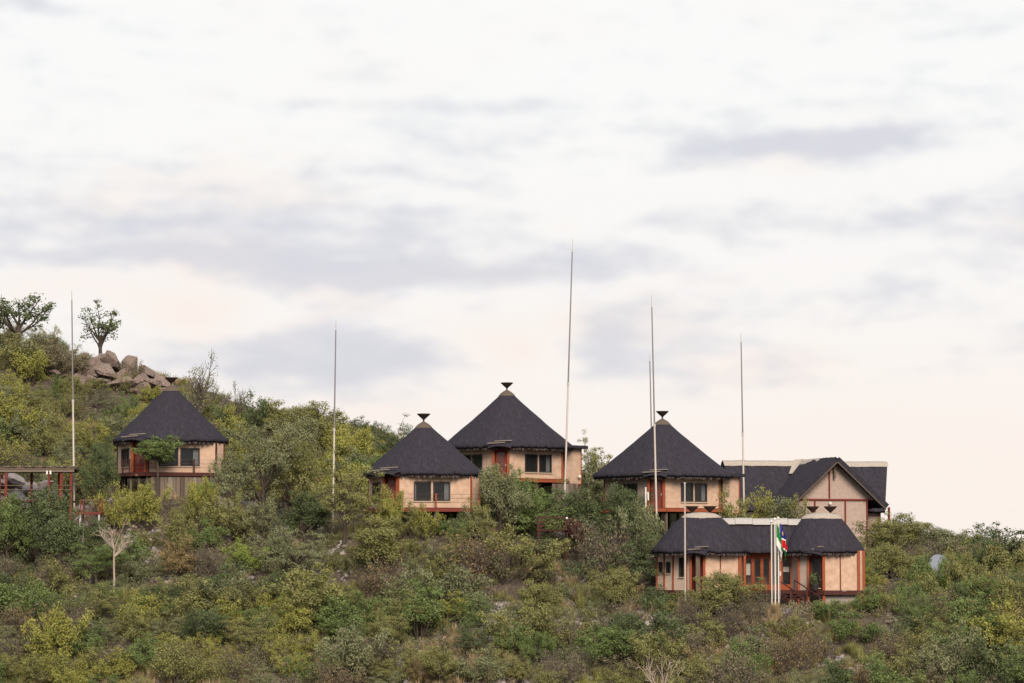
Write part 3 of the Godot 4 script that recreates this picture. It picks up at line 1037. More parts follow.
	for q in [[gx - gh * 0.9, beam, gx + gh * 0.74, beam, 0.2]]:
		var hb := MB.new()
		hb.bar(Vector3(q[0], q[1], zw + 0.06), Vector3(q[2], q[3], zw + 0.06), 0.12, q[4] * 0.7)
		put(hb, "tie_beam", M.red, t)
	for q in [[gx - 0.35, beam + 0.1, gr - 0.5], [gx + 1.0, -1.5, beam - 0.1], [gx + gh * 0.68, -1.5, beam - 0.1], [gx - 1.6, -1.5, beam - 0.1]]:
		post(t, Vector2(q[0], zw + 0.06), q[1], q[2], 0.11, M.red, "stud")
	post(t, Vector2(gx + 0.02, zw + 0.3), gr - 1.7, gr - 0.3, 0.16, M.timber, "king_post")
	var lm := MB.new()
	lm.lathe([Vector2(0.0, -0.14), Vector2(0.1, -0.1), Vector2(0.14, 0.0), Vector2(0.1, 0.1), Vector2(0.0, 0.14)], 12, Vector3(gx - 0.35, beam - 0.3, zw + 0.22))
	put(lm, "wall_lamp", M.white, t)
	post(t, Vector2(wl + 0.55, half - 0.3), -1.5, ey + 0.2, 0.16, M.red, "veranda_post")
	post(t, Vector2(wl - 0.2, half - 0.5), -1.5, ey + 0.2, 0.16, M.red, "veranda_post")

# ------------------------------------------------------------------ masts, flags, walkways
func mast(label: String, x: float, d: float, top: Vector3, r: float, base_m: Material, top_m: Material, split := 0.5) -> void:
	var at := on_hill(x, d, 0.25)
	var t := thing("lightning_mast", label, "mast", at, 0.0, "slender lightning masts among the chalets")
	var e := top - at
	var b := MB.new()
	b.tube(Vector3.ZERO, e * split, r, r * 0.8, 8, true)
	put(b, "lower_pole", base_m, t)
	var b2 := MB.new()
	b2.tube(e * split, e * 0.955, r * 0.72, r * 0.5, 8, true)
	put(b2, "upper_pole", top_m, t)
	var b3 := MB.new()
	b3.tube(e * 0.955, e, r * 0.45, r * 0.3, 6, true)
	put(b3, "spike", M.mast, t)
	var b4 := MB.new()
	var up := e.normalized()
	b4.tube(e * split - up * 0.12, e * split + up * 0.12, r * 1.1, r * 1.1, 8, true)
	put(b4, "collar", M.steel, t)

func flag_texture(national: bool) -> ImageTexture:
	var im := Image.create(96, 64, false, Image.FORMAT_RGB8)
	for y in 64:
		for x in 96:
			var u := x / 95.0
			var v := y / 63.0
			var c := Color(0.85, 0.85, 0.83)
			if national:
				# blue above, green below a white-edged red band that climbs from the lower hoist
				var s := v - (1.0 - u)
				if s < -0.30: c = Color(0.04, 0.09, 0.42)
				elif s < -0.22: c = Color(0.9, 0.9, 0.9)
				elif s < 0.22: c = Color(0.72, 0.07, 0.12)
				elif s < 0.30: c = Color(0.9, 0.9, 0.9)
				else: c = Color(0.02, 0.36, 0.16)
				var q := Vector2((u - 0.2) * 1.5, v - 0.26).length()
				if q < 0.085: c = Color(0.93, 0.75, 0.1)
			elif v < 0.62 - 0.25 * u:
				c = Color(0.04, 0.42, 0.2)
			im.set_pixel(x, y, c)
	return ImageTexture.create_from_image(im)

func flagpole(label: String, x: float, d: float, top_y: float, flag: int) -> void:
	var at := on_hill(x, d, 0.2)
	var t := thing("flagpole", label, "flagpole", at, 0.0, "white flagpoles before the lodge")
	var h := top_y - at.y
	var b := MB.new()
	b.tube(Vector3.ZERO, Vector3(0, h, 0), 0.05, 0.042, 10, true)
	put(b, "pole", M.white, t)
	var k := MB.new()
	k.lathe([Vector2(0.0, -0.02), Vector2(0.1, 0.03), Vector2(0.11, 0.1), Vector2(0.06, 0.17), Vector2(0.0, 0.19)], 10, Vector3(0, h, 0))
	put(k, "knob", M.white, t)
	var rp := MB.new()
	rp.tube(Vector3(0.1, 1.0, 0.03), Vector3(0.1, h - 0.1, 0.03), 0.008, 0.008, 4)
	put(rp, "halyard", M.white, t)
	if flag < 0:
		return
	var f := thing("national_flag" if flag == 1 else "green_white_flag", "limp blue, red and green flag with white edged band hanging on a flagpole" if flag == 1 else "limp green and white flag drooping from a flagpole", "flag", at + Vector3(0.1, h - 0.2, 0.03))
	# a slack cloth: the hoist hangs straight, the fly end falls down beside it in folds
	var hoist := 1.5
	var fly := 2.2
	var rows := []
	var uvs := []
	for r in 15:
		var v := r / 14.0
		var row := PackedVector3Array()
		var uv := PackedVector2Array()
		for s in 19:
			var u := s / 18.0
			var droop := fly * (0.93 * u - 0.1 * u * u)
			var px := 0.52 * (1.0 - exp(-2.6 * u)) * (1.0 - 0.3 * v * u)
			var fold := sin(u * 15.0 + v * 2.2) * (0.05 + 0.09 * u)
			row.append(Vector3((px + fold * 0.25) * (1.0 if flag == 1 else 0.85), -v * hoist - droop * (1.0 - 0.35 * v), fold + 0.03))
			uv.append(Vector2(u, v))
		rows.append(row)
		uvs.append(uv)
	var fb := MB.new()
	fb.grid(rows, uvs)
	var m := StandardMaterial3D.new()
	m.albedo_texture = flag_texture(flag == 1)
	m.roughness = 0.8
	m.backlight_enabled = true
	m.backlight = Color(0.35, 0.35, 0.35)
	put(fb, "cloth", m, f)
	var tb := MB.new()
	tb.tube(Vector3(0, 0.03, 0.03), Vector3(0, -hoist - 0.03, 0.03), 0.02, 0.02, 5)
	put(tb, "hoist_rope", M.white, f)

func thin_post(label: String, called: String, x: float, d: float, top_y: float, m: Material, hook: bool) -> void:
	var at := on_hill(x, d, 0.2)
	var t := thing(called, label, "post", at)
	var h := top_y - at.y
	var b := MB.new()
	b.tube(Vector3.ZERO, Vector3(0, h, 0), 0.07, 0.055, 8, true)
	put(b, "pole", m, t)
	if hook:
		var k := MB.new()
		k.tube(Vector3(0, h - 0.5, 0), Vector3(0.16, h - 0.35, 0.05), 0.03, 0.03, 6)
		k.tube(Vector3(0.16, h - 0.35, 0.05), Vector3(0.18, h - 0.95, 0.05), 0.06, 0.06, 8, true)
		put(k, "lamp_arm", M.white, t)
	else:
		var k := MB.new()
		k.tube(Vector3(0, h - 0.08, 0), Vector3(0, h + 0.02, 0), 0.08, 0.08, 8, true)
		put(k, "cap", M.steel, t)

func pergola(x0: float, x1: float, d: float, top: float) -> void:
	var cx := (x0 + x1) * 0.5
	var at := on_hill(cx, d)
	var t := thing("covered_walkway", "flat roofed walkway on orange posts in front of grey boulders", "walkway", at)
	var ty := top - at.y
	var rb := MB.new()
	rb.block(Vector3(0, ty - 0.1, 0), Vector3(x1 - x0, 0.16, 2.6))
	put(rb, "roof_deck", M.timber, t)
	for k in 2:
		var eb := MB.new()
		eb.block(Vector3(0, ty - 0.28, 1.2 - k * 2.4), Vector3(x1 - x0 - 0.1, 0.2, 0.12))
		put(eb, "beam", M.plank_a, t)
	for k in 26:
		var sb := MB.new()
		sb.block(Vector3(x0 - cx + 0.15 + k * (x1 - x0 - 0.3) / 25.0, ty + 0.02, rng.randf_range(-0.06, 0.06)), Vector3(0.22, 0.06, 2.8), rng.randf_range(-0.02, 0.02))
		put(sb, "slat", [M.plank_a, M.plank_b, M.plank_c][k % 3], t)
	for q in [[-37.2, 1.0, 0.22], [-36.7, 1.1, 0.2], [-33.6, 1.0, 0.2], [-33.15, -0.8, 0.18], [-32.7, 1.0, 0.24], [-32.3, -0.9, 0.18], [-32.0, 1.0, 0.2], [-35.2, -1.0, 0.2]]:
		var gy := hill(q[0], d - q[1]) - at.y
		post(t, Vector2(q[0] - cx, q[1]), gy - 0.3, ty - 0.38, q[2] * 0.85, M.red, "post")
	for q in [-33.7, -33.45]:
		var lm := MB.new()
		lm.block(Vector3(q - cx, ty - 0.42, 1.32), Vector3(0.12, 0.26, 0.1))
		put(lm, "wall_lamp", M.white, t)
	# railing
	var r := MB.new()
	for y in [0.95, 1.25]:
		r.bar(Vector3(-37.2 - cx, ty - 2.6 + y, 1.15), Vector3(-31.9 - cx, ty - 2.6 + y, 1.15), 0.05, 0.05)
	put(r, "railing", M.timber, t)
	var fl := MB.new()
	fl.block(Vector3(0.3, ty - 2.5, 0), Vector3(x1 - x0 - 1.2, 0.12, 2.3))
	put(fl, "floor", M.dark_red, t)
	# lower landing with a pale steel brace
	var p := on_hill(-30.7, 210.0)
	var l := thing("stair_landing", "small red landing on pale steel legs at the end of the covered walkway", "landing", p)
	var ly := 3.35 - p.y
	var lb := MB.new()
	lb.block(Vector3(0.2, ly, 0), Vector3(1.9, 0.14, 1.6))
	put(lb, "deck", M.red, l)
	for q in [[-0.35, 0.7], [1.0, 0.7], [-0.35, -0.7], [1.0, -0.7]]:
		var gy := hill(-30.7 + q[0], 210.0 - q[1]) - p.y
		post(l, Vector2(q[0], q[1]), gy - 0.3, ly - 0.07, 0.12, M.steel, "leg")
		post(l, Vector2(q[0], q[1]), ly + 0.07, ly + 1.0, 0.08, M.red, "railing_post")
	var bb := MB.new()
	bb.tube(Vector3(-0.35, ly - 0.15, 0.78), Vector3(-1.5, ly - 1.2, 0.78), 0.05, 0.05, 6)
	put(bb, "brace", M.steel, l)
	var hb := MB.new()
	hb.bar(Vector3(-0.4, ly + 0.95, 0.7), Vector3(1.05, ly + 0.95, 0.7), 0.06, 0.07)
	put(hb, "handrail", M.timber, l)

func walkway(x: float, d: float, y: float) -> void:
	var at := on_hill(x, d)
	var t := thing("timber_stairway", "dark red timber landing and railed stairs between shrubs below the topmost chalet", "stairway", at)
	var ly := y - at.y
	var lb := MB.new()
	lb.block(Vector3(-1.5, ly, -0.6), Vector3(2.2, 0.14, 1.8))
	put(lb, "landing", M.dark_red, t)
	for q in [[-2.5, 0.2], [-0.5, 0.2], [-2.5, -1.4], [-0.5, -1.4]]:
		post(t, Vector2(q[0], q[1]), minf(hill(x + q[0], d - q[1]) - at.y - 0.2, ly - 0.5), ly + 0.95, 0.12, M.dark_red, "post")
	for k in 3:
		var rb := MB.new()
		rb.bar(Vector3(-2.5, ly + 0.3 + k * 0.3, 0.22), Vector3(-0.5, ly + 0.3 + k * 0.3, 0.22), 0.04, 0.09)
		put(rb, "rail", M.dark_red, t)
	for k in 9:
		var tb := MB.new()
		var u := k / 8.0
		tb.block(Vector3(-0.35 + u * 2.0, ly - u * 1.5, 0.1 + u * 0.9), Vector3(0.34, 0.06, 1.4), -0.4)
		put(tb, "tread", M.dark_red, t)
	for s in [0.0, 1.3]:
		var hb := MB.new()
		var o: Vector3 = Vector3(0.3, 0, 0.65) * (1.0 - s)
		hb.bar(Vector3(-0.4, ly + 0.9, 0.1) + o, Vector3(1.75, ly - 0.6, 1.0) + o, 0.06, 0.1)
		put(hb, "handrail", M.dark_red, t)
		for k in 12:
			var u := k / 11.0
			var p: Vector3 = Vector3(-0.35, ly, 0.1).lerp(Vector3(1.7, ly - 1.5, 1.0), u) + o
			var bb := MB.new()
			bb.block(p + Vector3(0, 0.35, 0), Vector3(0.07, 1.05, 0.04), -0.4)
			put(bb, "baluster", M.dark_red, t)
	for q in [[-0.45, 0.3, 0.2], [0.5, -0.5, 0.5], [1.8, -1.2, 1.1]]:
		var lm := MB.new()
		lm.lathe([Vector2(0.0, -0.09), Vector2(0.09, -0.03), Vector2(0.09, 0.05), Vector2(0.0, 0.1)], 10, Vector3(q[0], ly + q[1] + 0.55, q[2] + 0.15))
		put(lm, "step_lamp", M.white, t)

func dish(x: float, d: float, y: float) -> void:
	var at := on_hill(x, d, 0.1)
	var t := thing("satellite_dish", "round pale blue dish half hidden among shrubs downhill of the gabled hall", "dish", at)
	var cy := y - at.y
	var b := MB.new()
	var prof := []
	for k in 9:
		var r := 0.86 * k / 8.0
		prof.append(Vector2(maxf(r, 0.001), r * r * 0.32))
	prof.append(Vector2(0.89, 0.26))
	for k in 9:
		var r := 0.86 * (8 - k) / 8.0
		prof.append(Vector2(maxf(r, 0.001), r * r * 0.32 - 0.04))
	b.lathe(prof, 32)
	var o := put(b, "reflector", mottled(lin(0.09, 0.115, 0.17), lin(0.38, 0.42, 0.50), 0.7, 81, 0.6, 0.04), t)
	o.position = Vector3(0, cy, 0)
	o.rotation = Vector3(1.15, 0.25, 0)
	var ab := MB.new()
	ab.tube(Vector3(0, 0.0, 0.5), Vector3(0, 0.62, 0.0), 0.02, 0.02, 6)
	ab.tube(Vector3(0, 0.58, 0.02), Vector3(0, 0.74, -0.02), 0.06, 0.05, 8, true)
	put(ab, "feed_arm", M.steel, o)
	var pb := MB.new()
	pb.tube(Vector3(0, -0.2, -0.15), Vector3(0, cy, -0.12), 0.06, 0.06, 8)
	put(pb, "stand", M.steel, t)

func potted_plant(x: float, d: float, y: float) -> void:
	var t := thing("potted_plant", "dark leafy plant in a black pot by the lodge doorway", "plant", Vector3(x, y, -d))
	var b := MB.new()
	b.lathe([Vector2(0.0, 0.0), Vector2(0.2, 0.0), Vector2(0.28, 0.42), Vector2(0.31, 0.45), Vector2(0.25, 0.43), Vector2(0.0, 0.38)], 16)
	put(b, "pot", plain(0.03, 0.03, 0.035, 0.6), t)
	var r := RandomNumberGenerator.new()
	r.seed = 3
	var l := MB.new()
	leaves_round(l, r, Vector3(0, 0.85, 0), 0.45, 220, 0.07, 1.1, 0.8)
	put(l, "foliage", M.dark, t)

# ------------------------------------------------------------------ plants
# Each kind of plant is grown a few times; every plant on the hill is a copy with its own size, turn and leaf colour.
var grown := {}

func unit(r: RandomNumberGenerator) -> Vector3:
	var z := r.randf_range(-1, 1)
	var a := r.randf() * TAU
	var q := sqrt(1.0 - z * z)
	return Vector3(q * cos(a), z, q * sin(a))

func leaves_round(b: MB, r: RandomNumberGenerator, p: Vector3, rad: float, count: int, size: float, flat_: float, tone: float) -> void:
	for k in count:
		var u := unit(r)
		var q := p + Vector3(u.x, u.y * flat_, u.z) * rad * pow(r.randf(), 0.45)
		var face := (u + unit(r) * 0.9 + Vector3(0, 0.5, 0)).normalized()
		var along := face.cross(unit(r)).normalized()
		var across := face.cross(along)
		var s := size * r.randf_range(0.65, 1.35)
		var v := tone * r.randf_range(0.72, 1.28)
		b.leaf(q, along * s, across * s * r.randf_range(0.42, 0.62), Color(v * r.randf_range(0.9, 1.12), v, v * r.randf_range(0.8, 1.15)))

# a crooked branch; returns its points
func branch(b: MB, r: RandomNumberGenerator, p: Vector3, dir: Vector3, length: float, r0: float, r1: float, wob: float, lift: float, steps := 4) -> Array:
	var pts := [p]
	for k in steps:
		dir = (dir + unit(r) * wob + Vector3(0, lift, 0)).normalized()
		var q := p + dir * length / steps
		b.tube(p, q, lerpf(r0, r1, float(k) / steps), lerpf(r0, r1, float(k + 1) / steps), 5 if r0 > 0.03 else 3)
		p = q
		pts.append(p)
	return pts

func grow(kind: String, seed_: int) -> Array:
	var r := RandomNumberGenerator.new()
	r.seed = seed_
	var wood := MB.new()
	var leaf := MB.new()
	match kind:
		"shrub":      # about 3 m wide, 2.2 m high
			for k in r.randi_range(8, 11):
				var a := TAU * k / 9.5 + r.randf_range(-0.4, 0.4)
				var lean := r.randf_range(0.15, 1.15)
				var d := Vector3(cos(a) * sin(lean), cos(lean), sin(a) * sin(lean))
				var length := lerpf(2.0, 1.75, lean) * r.randf_range(0.72, 1.1)
				var pts := branch(wood, r, Vector3(cos(a), 0, sin(a)) * 0.12, d, length, 0.045, 0.012, 0.22, 0.05, 5)
				var tone := r.randf_range(0.75, 1.2)
				for e in range(2, 6):
					for s in r.randi_range(2, 4):
						var tw := branch(wood, r, pts[e], (d + unit(r) * 1.1).normalized(), r.randf_range(0.25, 0.6), 0.014, 0.005, 0.3, 0.1, 2)
						leaves_round(leaf, r, tw[2], r.randf_range(0.18, 0.38), r.randi_range(44, 70), 0.048, 0.8, tone * r.randf_range(0.8, 1.2))
		"thicket":    # low and wide, small leaves, ragged top
			for k in r.randi_range(11, 15):
				var a := r.randf() * TAU
				var rad := sqrt(r.randf()) * 1.0
				var lean := r.randf_range(0.1, 0.9)
				var d := Vector3(cos(a) * sin(lean), cos(lean), sin(a) * sin(lean))
				wood.tube(Vector3(0, -0.03, 0), Vector3(cos(a), 0.04, sin(a)) * rad, 0.03, 0.03, 4)
				var pts := branch(wood, r, Vector3(cos(a), 0.04, sin(a)) * rad, d, r.randf_range(0.9, 1.75), 0.03, 0.01, 0.3, 0.06, 4)
				var tone := r.randf_range(0.7, 1.25)
				for e in range(1, 5):
					for s in r.randi_range(2, 4):
						var tw := branch(wood, r, pts[e], (d + unit(r) * 1.4).normalized(), r.randf_range(0.2, 0.55), 0.01, 0.004, 0.4, 0.1, 2)
						leaves_round(leaf, r, tw[2], r.randf_range(0.15, 0.32), r.randi_range(26, 42), 0.041, 0.85, tone * r.randf_range(0.75, 1.25))
		"twiggy":     # a haze of bare twigs with a few leaves left
			for k in r.randi_range(13, 17):
				var a := r.randf() * TAU
				var lean := r.randf_range(0.1, 1.1)
				var d := Vector3(cos(a) * sin(lean), cos(lean), sin(a) * sin(lean))
				var pts := branch(wood, r, Vector3(cos(a), 0, sin(a)) * 0.2, d, r.randf_range(1.2, 2.0), 0.035, 0.01, 0.25, 0.04, 4)
				for e in range(1, 5):
					for s in r.randi_range(4, 6):
						var tw := branch(wood, r, pts[e], (d + unit(r) * 1.2).normalized(), r.randf_range(0.35, 0.8), 0.014, 0.006, 0.35, 0.05, 3)
						for g in 2:
							branch(wood, r, tw[r.randi_range(1, 3)], (d + unit(r) * 1.4).normalized(), r.randf_range(0.15, 0.4), 0.009, 0.004, 0.3, 0.05, 2)
						leaves_round(leaf, r, tw[3], 0.3, r.randi_range(4, 12), 0.045, 0.9, r.randf_range(0.8, 1.2))
		"tree":       # about 4 m wide, 4 m high, round and full
			var trunks := r.randi_range(1, 3)
			for q in trunks:
				var a0 := TAU * q / trunks + r.randf()
				var pts := branch(wood, r, Vector3.ZERO, Vector3(cos(a0) * 0.3, 1, sin(a0) * 0.3).normalized(), 1.5, 0.13, 0.09, 0.14, 0.1, 4)
				for k in 14 / trunks + 1:
					var a := a0 + TAU * k / (14.0 / trunks + 1.0) * (1.0 if trunks == 1 else 0.75) + r.randf_range(-0.4, 0.4)
					var lean := r.randf_range(0.15, 1.35)
					var d := Vector3(cos(a) * sin(lean), cos(lean), sin(a) * sin(lean))
					var lm := branch(wood, r, pts[r.randi_range(2, 4)], d, r.randf_range(1.3, 2.1), 0.06, 0.02, 0.2, 0.08, 4)
					var tone := r.randf_range(0.75, 1.2)
					for e in range(2, 5):
						for s in r.randi_range(2, 4):
							var tw := branch(wood, r, lm[e], (d + unit(r) * 1.1 + Vector3(0, -0.1, 0)).normalized(), r.randf_range(0.35, 0.75), 0.018, 0.006, 0.3, 0.08, 2)
							leaves_round(leaf, r, tw[2], r.randf_range(0.26, 0.5), r.randi_range(64, 100), 0.054, 0.75, tone * r.randf_range(0.8, 1.2))
		"umbrella":   # thorn tree: bent limbs, flat shelves of fine leaves
			var pts := branch(wood, r, Vector3.ZERO, Vector3(r.randf_range(-0.3, 0.3), 1, r.randf_range(-0.2, 0.2)).normalized(), 1.3, 0.12, 0.085, 0.2, 0.1, 4)
			for k in 11:
				var a := TAU * k / 11.0 + r.randf_range(-0.3, 0.3)
				var lean := r.randf_range(0.35, 1.25)
				var d := Vector3(cos(a) * sin(lean), cos(lean), sin(a) * sin(lean))
				var lm := branch(wood, r, pts[r.randi_range(2, 4)], d, r.randf_range(1.5, 2.3), 0.055, 0.016, 0.22, 0.0, 5)
				var tone := r.randf_range(0.75, 1.2)
				for e in range(2, 6):
					for s in r.randi_range(2, 3):
						var tw := branch(wood, r, lm[e], (Vector3(d.x, 0.2, d.z) + unit(r) * 0.8).normalized(), r.randf_range(0.3, 0.7), 0.014, 0.006, 0.3, 0.05, 2)
						leaves_round(leaf, r, tw[2], r.randf_range(0.3, 0.52), r.randi_range(55, 85), 0.043, 0.36, tone * r.randf_range(0.8, 1.2))
		"sparse":     # skyline tree: clear trunk and limbs, leaf tufts towards the ends
			var pts := branch(wood, r, Vector3.ZERO, Vector3(r.randf_range(-0.15, 0.25), 1, 0).normalized(), 2.0, 0.14, 0.09, 0.1, 0.1, 4)
			for k in 9:
				var a := TAU * k / 9.0 + r.randf_range(-0.4, 0.4)
				var lean := r.randf_range(0.2, 1.05)
				var d := Vector3(cos(a) * sin(lean), cos(lean), sin(a) * sin(lean))
				var lm := branch(wood, r, pts[r.randi_range(3, 4)], d, r.randf_range(1.1, 1.8), 0.06, 0.02, 0.28, 0.08, 4)
				for e in range(2, 5):
					for s in r.randi_range(2, 3):
						var tw := branch(wood, r, lm[e], (d + unit(r) * 1.3).normalized(), r.randf_range(0.25, 0.6), 0.02, 0.008, 0.35, 0.05, 3)
						if r.randf() < 0.6:
							leaves_round(leaf, r, tw[3], r.randf_range(0.22, 0.42), r.randi_range(20, 38), 0.07, 0.75, r.randf_range(0.8, 1.2))
		"bare":       # thin dry tree, twigs and hardly a leaf
			var pts := branch(wood, r, Vector3.ZERO, Vector3(0.05, 1, 0), 1.3, 0.12, 0.08, 0.12, 0.1, 4)
			for k in 12:
				var a := TAU * k / 12.0 + r.randf_range(-0.4, 0.4)
				var lean := r.randf_range(0.2, 1.35)
				var d := Vector3(cos(a) * sin(lean), cos(lean), sin(a) * sin(lean))
				var lm := branch(wood, r, pts[r.randi_range(1, 4)], d, r.randf_range(1.2, 1.9), 0.05, 0.02, 0.22, 0.08, 5)
				for e in range(2, 6):
					for s in r.randi_range(3, 4):
						var tw := branch(wood, r, lm[e], (d + unit(r) * 0.9).normalized(), r.randf_range(0.4, 0.9), 0.022, 0.01, 0.3, 0.08, 3)
						for g in 2:
							branch(wood, r, tw[r.randi_range(1, 3)], (d + unit(r) * 1.1).normalized(), r.randf_range(0.2, 0.5), 0.013, 0.008, 0.3, 0.08, 2)
						leaves_round(leaf, r, tw[3], 0.28, r.randi_range(3, 14), 0.05, 0.9, r.randf_range(0.8, 1.1))
		"slender":    # young feathery tree on a thin stem, its crown a flat-bottomed cap
			var pts := branch(wood, r, Vector3.ZERO, Vector3(0.03, 1, 0), 3.2, 0.07, 0.05, 0.04, 0.1, 6)
			for k in 16:
				var a := TAU * k / 7.3 + r.randf_range(-0.3, 0.3)
				var lean := r.randf_range(0.35, 1.5)
				var d := Vector3(cos(a) * sin(lean), cos(lean), sin(a) * sin(lean))
				var lm := branch(wood, r, pts[6 if k % 3 else 5], d, r.randf_range(0.8, 1.3), 0.03, 0.01, 0.16, 0.0, 4)
				for e in range(1, 5):
					for s in 3:
						var tw := branch(wood, r, lm[e], (d + unit(r) * 0.8).normalized(), r.randf_range(0.2, 0.4), 0.012, 0.005, 0.3, -0.05, 2)
						leaves_round(leaf, r, tw[2], r.randf_range(0.2, 0.32), r.randi_range(44, 62), 0.048, 0.55, r.randf_range(0.8, 1.25))
		"dead":       # bleached trunk with antler branches
			var pts := branch(wood, r, Vector3.ZERO, Vector3(-0.02, 1, 0), 3.2, 0.085, 0.065, 0.09, 0.1, 7)
			for k in 7:
				var a := TAU * k / 7.0 + r.randf_range(-0.3, 0.3)
				var lean := r.randf_range(0.4, 0.95)
				var d := Vector3(cos(a) * sin(lean) * 1.2, cos(lean), sin(a) * sin(lean)).normalized()
				var lm := branch(wood, r, pts[7 if k < 4 else 6], d, r.randf_range(1.1, 1.9), 0.05, 0.022, 0.24, 0.05, 6)
				for e in range(2, 7):
					for s in 2:
						var tw := branch(wood, r, lm[e], (d + unit(r) * 1.0 + Vector3(0, 0.2, 0)).normalized(), r.randf_range(0.3, 0.7), 0.024, 0.011, 0.3, 0.08, 3)
						for h in 2:
							branch(wood, r, tw[r.randi_range(1, 3)], (d + unit(r) * 1.1).normalized(), r.randf_range(0.15, 0.4), 0.013, 0.006, 0.25, 0.05, 2)
		"snag":       # small bleached bush of bare branches
			for k in 8:
				var a := TAU * k / 8.0 + r.randf_range(-0.3, 0.3)
				var lean := r.randf_range(0.25, 1.0)
				var d := Vector3(cos(a) * sin(lean), cos(lean), sin(a) * sin(lean))
				var lm := branch(wood, r, Vector3.ZERO, d, r.randf_range(1.3, 1.9), 0.042, 0.016, 0.26, 0.05, 5)
				for e in range(2, 6):
					for s in 2:
						var tw := branch(wood, r, lm[e], (d + unit(r) * 1.1).normalized(), r.randf_range(0.3, 0.6), 0.018, 0.009, 0.3, 0.08, 3)
						branch(wood, r, tw[2], (d + unit(r) * 1.2).normalized(), r.randf_range(0.15, 0.35), 0.014, 0.009, 0.2, 0.1, 2)
	var highs := []
	var far := []
	for q in (leaf if leaf.v.size() > 400 else wood).v:
		highs.append(q.y)
		far.append(Vector2(q.x, q.z).length())
	far.sort()
	highs.sort()
	return [wood.mesh(), leaf.mesh() if leaf.v.size() else null, far[int(far.size() * 0.97)] * 2.0, highs[int(highs.size() * 0.985)]]

const WORDS := {"olive": "olive green", "green": "mid green", "dark": "dark green", "yellow": "yellow green", "lime": "bright lime green", "grey_green": "grey green", "rust": "rusty orange", "brown": "brownish"}
const FORMS := {"shrub": ["shrub", "rounded leafy", "shrub"], "thicket": ["thicket_shrub", "low ragged", "shrub"], "twiggy": ["twiggy_shrub", "twiggy half bare", "shrub"], "tree": ["bush_tree", "full crowned", "tree"], "umbrella": ["thorn_tree", "flat shelved", "tree"], "sparse": ["sparse_tree", "open crowned", "tree"], "bare": ["bare_tree", "thin leafless", "tree"], "slender": ["slender_tree", "feathery thin stemmed", "tree"], "dead": ["dead_tree", "bleached bare", "tree"], "snag": ["dead_bush", "bleached bare", "shrub"]}

func where_is(x: float, d: float) -> String:
	var p := x / d
	if d > 232.0:
		if p < -0.125: return "on the rocky hilltop above the covered walkway"
		if p < -0.055: return "on the crest behind the plank skirted chalet"
		if p < 0.01: return "on the crest behind the railed chalet"
		if p < 0.06: return "on the crest beside the topmost chalet"
		return "on the crest behind the gabled hall"
	if d > 210.0:
		if p < -0.145: return "behind the covered walkway"
		if p < -0.085: return "beside the plank skirted chalet"
		if p < -0.035: return "between the plank skirted and railed chalets"
		if p < 0.03: return "below the topmost chalet"
		if p < 0.09: return "around the chalet with the orange fascia"
		if p < 0.125: return "just below the gabled hall"
		return "on the ridge beyond the gabled hall"
	if d > 197.0:
		if p < -0.12: return "below the covered walkway"
		if p < -0.06: return "below the plank skirted chalet"
		if p < 0.0: return "below the railed chalet"
		if p < 0.045: return "below the timber stairway"
		if p < 0.13: return "in front of the double domed lodge"
		return "around the pale blue dish"
	if p < -0.12: return "at the slope's foot under the covered walkway"
	if p < -0.06: return "at the slope's foot under the bleached dead tree"
	if p < 0.0: return "at the slope's foot under the railed chalet"
	if p < 0.06: return "at the slope's foot near the bleached dead bush"
	if p < 0.12: return "at the slope's foot under the flagpoles"
	return "at the slope's foot below the pale blue dish"

# one plant: foot at (x, d), w metres wide and h metres high
func plant(kind: String, tone: String, x: float, d: float, w: float, h: float, variant: int, special := "") -> void:
	var at := on_hill(x, d, 0.04)
	var form: Array = FORMS[kind]
	var size := "small " if w < 2.0 else ("large " if w > 4.2 else "")
	var label: String = special
	if not label:
		label = size + WORDS[tone] + " " + form[1] + " " + form[2] + " " + where_is(x, d)
	var t := thing(form[0], label, form[2], at, rng.randf() * TAU, "" if special else label)
	if kind in ["shrub", "thicket", "twiggy"]:
		w = maxf(w, h * 0.9)
	var n := {"shrub": 6, "thicket": 5, "twiggy": 3, "tree": 5, "umbrella": 3, "sparse": 3}.get(kind, 1) as int
	var key := kind + str(variant % n)
	if not grown.has(key):
		grown[key] = grow(kind, hash(key) % 100000)
	var g: Array = grown[key]
	var wood_m: Material = M.pale_bark if kind in ["dead", "snag"] else (M.twig if kind in ["twiggy", "bare"] else M.bark)
	var s := Vector3(w / g[2], h / g[3], w / g[2])
	var o := put_mesh(g[0], "branches" if form[2] == "shrub" else "trunk", wood_m, t)
	o.scale = s
	if g[1]:
		var c := put_mesh(g[1], "foliage" if form[2] == "shrub" else "crown", M[tone], t)
		c.scale = s

# what must stay in view: x, d, half width, height of the lowest visible point
const OPEN_VIEWS := [
	[-26.1, 222.0, 4.6, 4.7], [-5.6, 212.0, 3.2, 3.2], [1.9, 228.0, 4.6, 6.2], [14.3, 222.0, 3.9, 3.6], [8.6, 222.0, 2.6, 4.2],
	[13.0, 203.0, 2.6, -2.6], [20.6, 203.0, 4.6, -2.9], [18.6, 198.0, 1.0, -3.6], [26.5, 238.0, 5.6, 3.3],
	[-35.0, 212.0, 3.2, 5.2], [4.2, 210.0, 2.6, 2.0], [-30.6, 210.0, 0.9, 2.7], [-27.4, 200.0, 1.0, -1.4], [30.7, 212.0, 1.0, -0.8],
	[3.1, 205.0, 1.6, -1.6], [-33.0, 252.0, 3.6, 15.0], [-27.2, 262.0, 3.2, 15.2], [-16.2, 262.0, 7.9, 13.7], [9.2, 183.0, 1.8, -6.9]]
